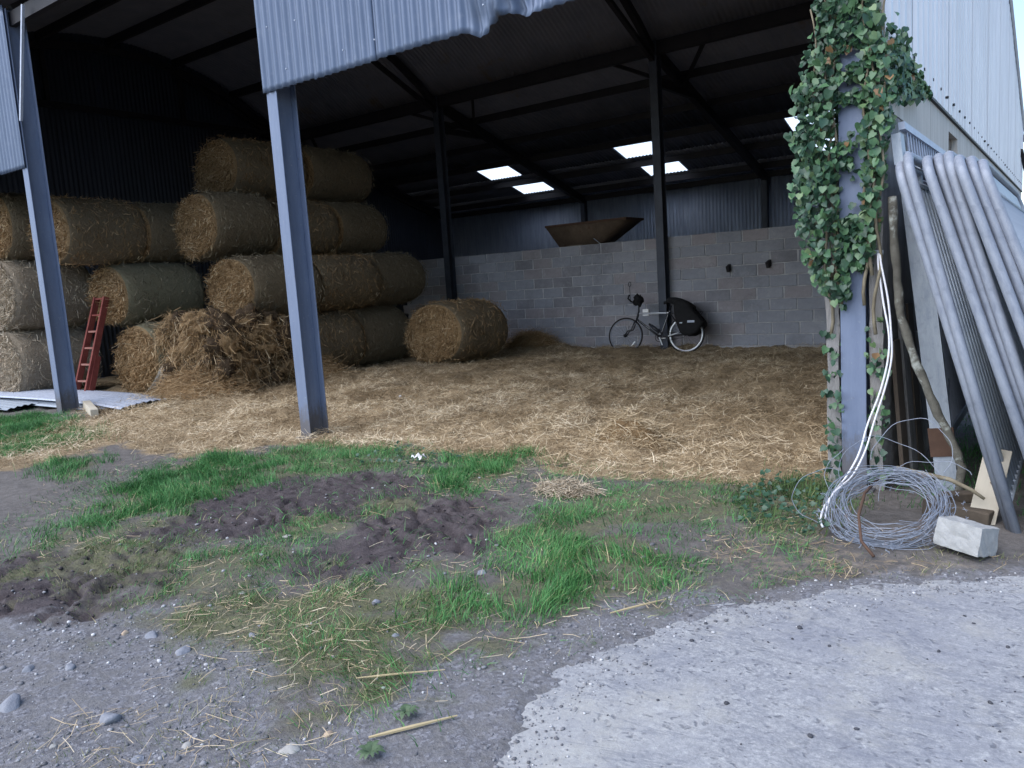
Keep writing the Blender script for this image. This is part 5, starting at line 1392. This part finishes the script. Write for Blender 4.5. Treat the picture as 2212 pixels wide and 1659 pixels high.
grass('grass', [BACK], 1600, (.03, .12), (.004, .008), M['grass'], tone=(.3, .2), bendk=.7)
grass('grass', [g['G5b'], [(5.0, .1), (5.3, .2), (5.4, -.3), (5.1, -.4)]], 3000, (.04, .12), (.004, .009), M['mossgrass'], tone=(.2, .2), bendk=.8)
# low broad leaved weeds at the post foot and on the gravel
mb = MB()
for k in range(380):
    if k < 300: x, y = rnd.uniform(4.75, 5.42), rnd.uniform(-1.05, .15)
    else: x, y = rnd.uniform(1.4, 2.4), rnd.uniform(-.7, -.15)
    if not (inpoly(np.array([x]), np.array([y]), g['G5b'])[0] or k >= 300): continue
    v, f = LV[rnd.randrange(6)]; s = rnd.uniform(.018, .042)
    n_ = Vector((rnd.gauss(0, .4), rnd.gauss(-.3, .4), 1)).normalized(); ya = Vector((rnd.gauss(0, 1), rnd.gauss(0, 1), .1)); ya = (ya - n_ * ya.dot(n_)).normalized(); xa = ya.cross(n_)
    Mx = Matrix.Translation((x, y, gz1(x, y) + rnd.uniform(.01, .10))) @ Matrix((xa, ya, n_)).transposed().to_4x4() @ Matrix.Scale(s, 4)
    mb.add([Mx @ Vector(p) for p in v], f)
tag(mb.build('weed_cover', LEAF[0], None, True), kind='stuff')
for (wx, wy, sc, lab) in ((4.69, -3.68, 1.0, 'small rosette weed at the bottom edge beside the concrete'), (4.64, -3.46, .9, 'small leafy weed beside the thick pale stalk')):
    w_ = empty('weed', (wx, wy, gz1(wx, wy)), lab, 'weed')
    for k in range(11):
        a = k * 2.4; L = rnd.uniform(.035, .06) * sc; mb = MB(); v = []
        for i in range(5):
            s = i / 4; r = L * s; wd = .010 * sc * math.sin(math.pi * (.1 + .85 * s)); z = .012 + .02 * math.sin(s * 2.6)
            for q in (-1, 1): v.append((r * math.cos(a) - q * wd * math.sin(a), r * math.sin(a) + q * wd * math.cos(a), z))
        mb.add(v, [(2 * i, 2 * i + 1, 2 * i + 3, 2 * i + 2) for i in range(4)]); mb.build('leaf', M['weed'], w_, True)

# far hedge outside on the right
mb = MB(); v = []
n, m = 60, 8
for i in range(n + 1):
    for j in range(m + 1):
        x = 6 + i * .6; a = math.pi * j / m
        v.append((x, 34 + 1.2 * math.cos(a) + .4 * float(fbm(x, j, 3)), 3.4 * math.sin(a) * (.75 + .5 * float(fbm(x * .6, j * .7, 7)))))
mb.add(v, [(i * (m + 1) + j, (i + 1) * (m + 1) + j, (i + 1) * (m + 1) + j + 1, i * (m + 1) + j + 1) for i in range(n) for j in range(m)])
tag(mb.build('hedge', mottled('far hedge', (.02, .03, .015), (.05, .07, .03), 3, .9, 0, .8, .1)), 'dark hedge far behind the gable end', 'hedge')
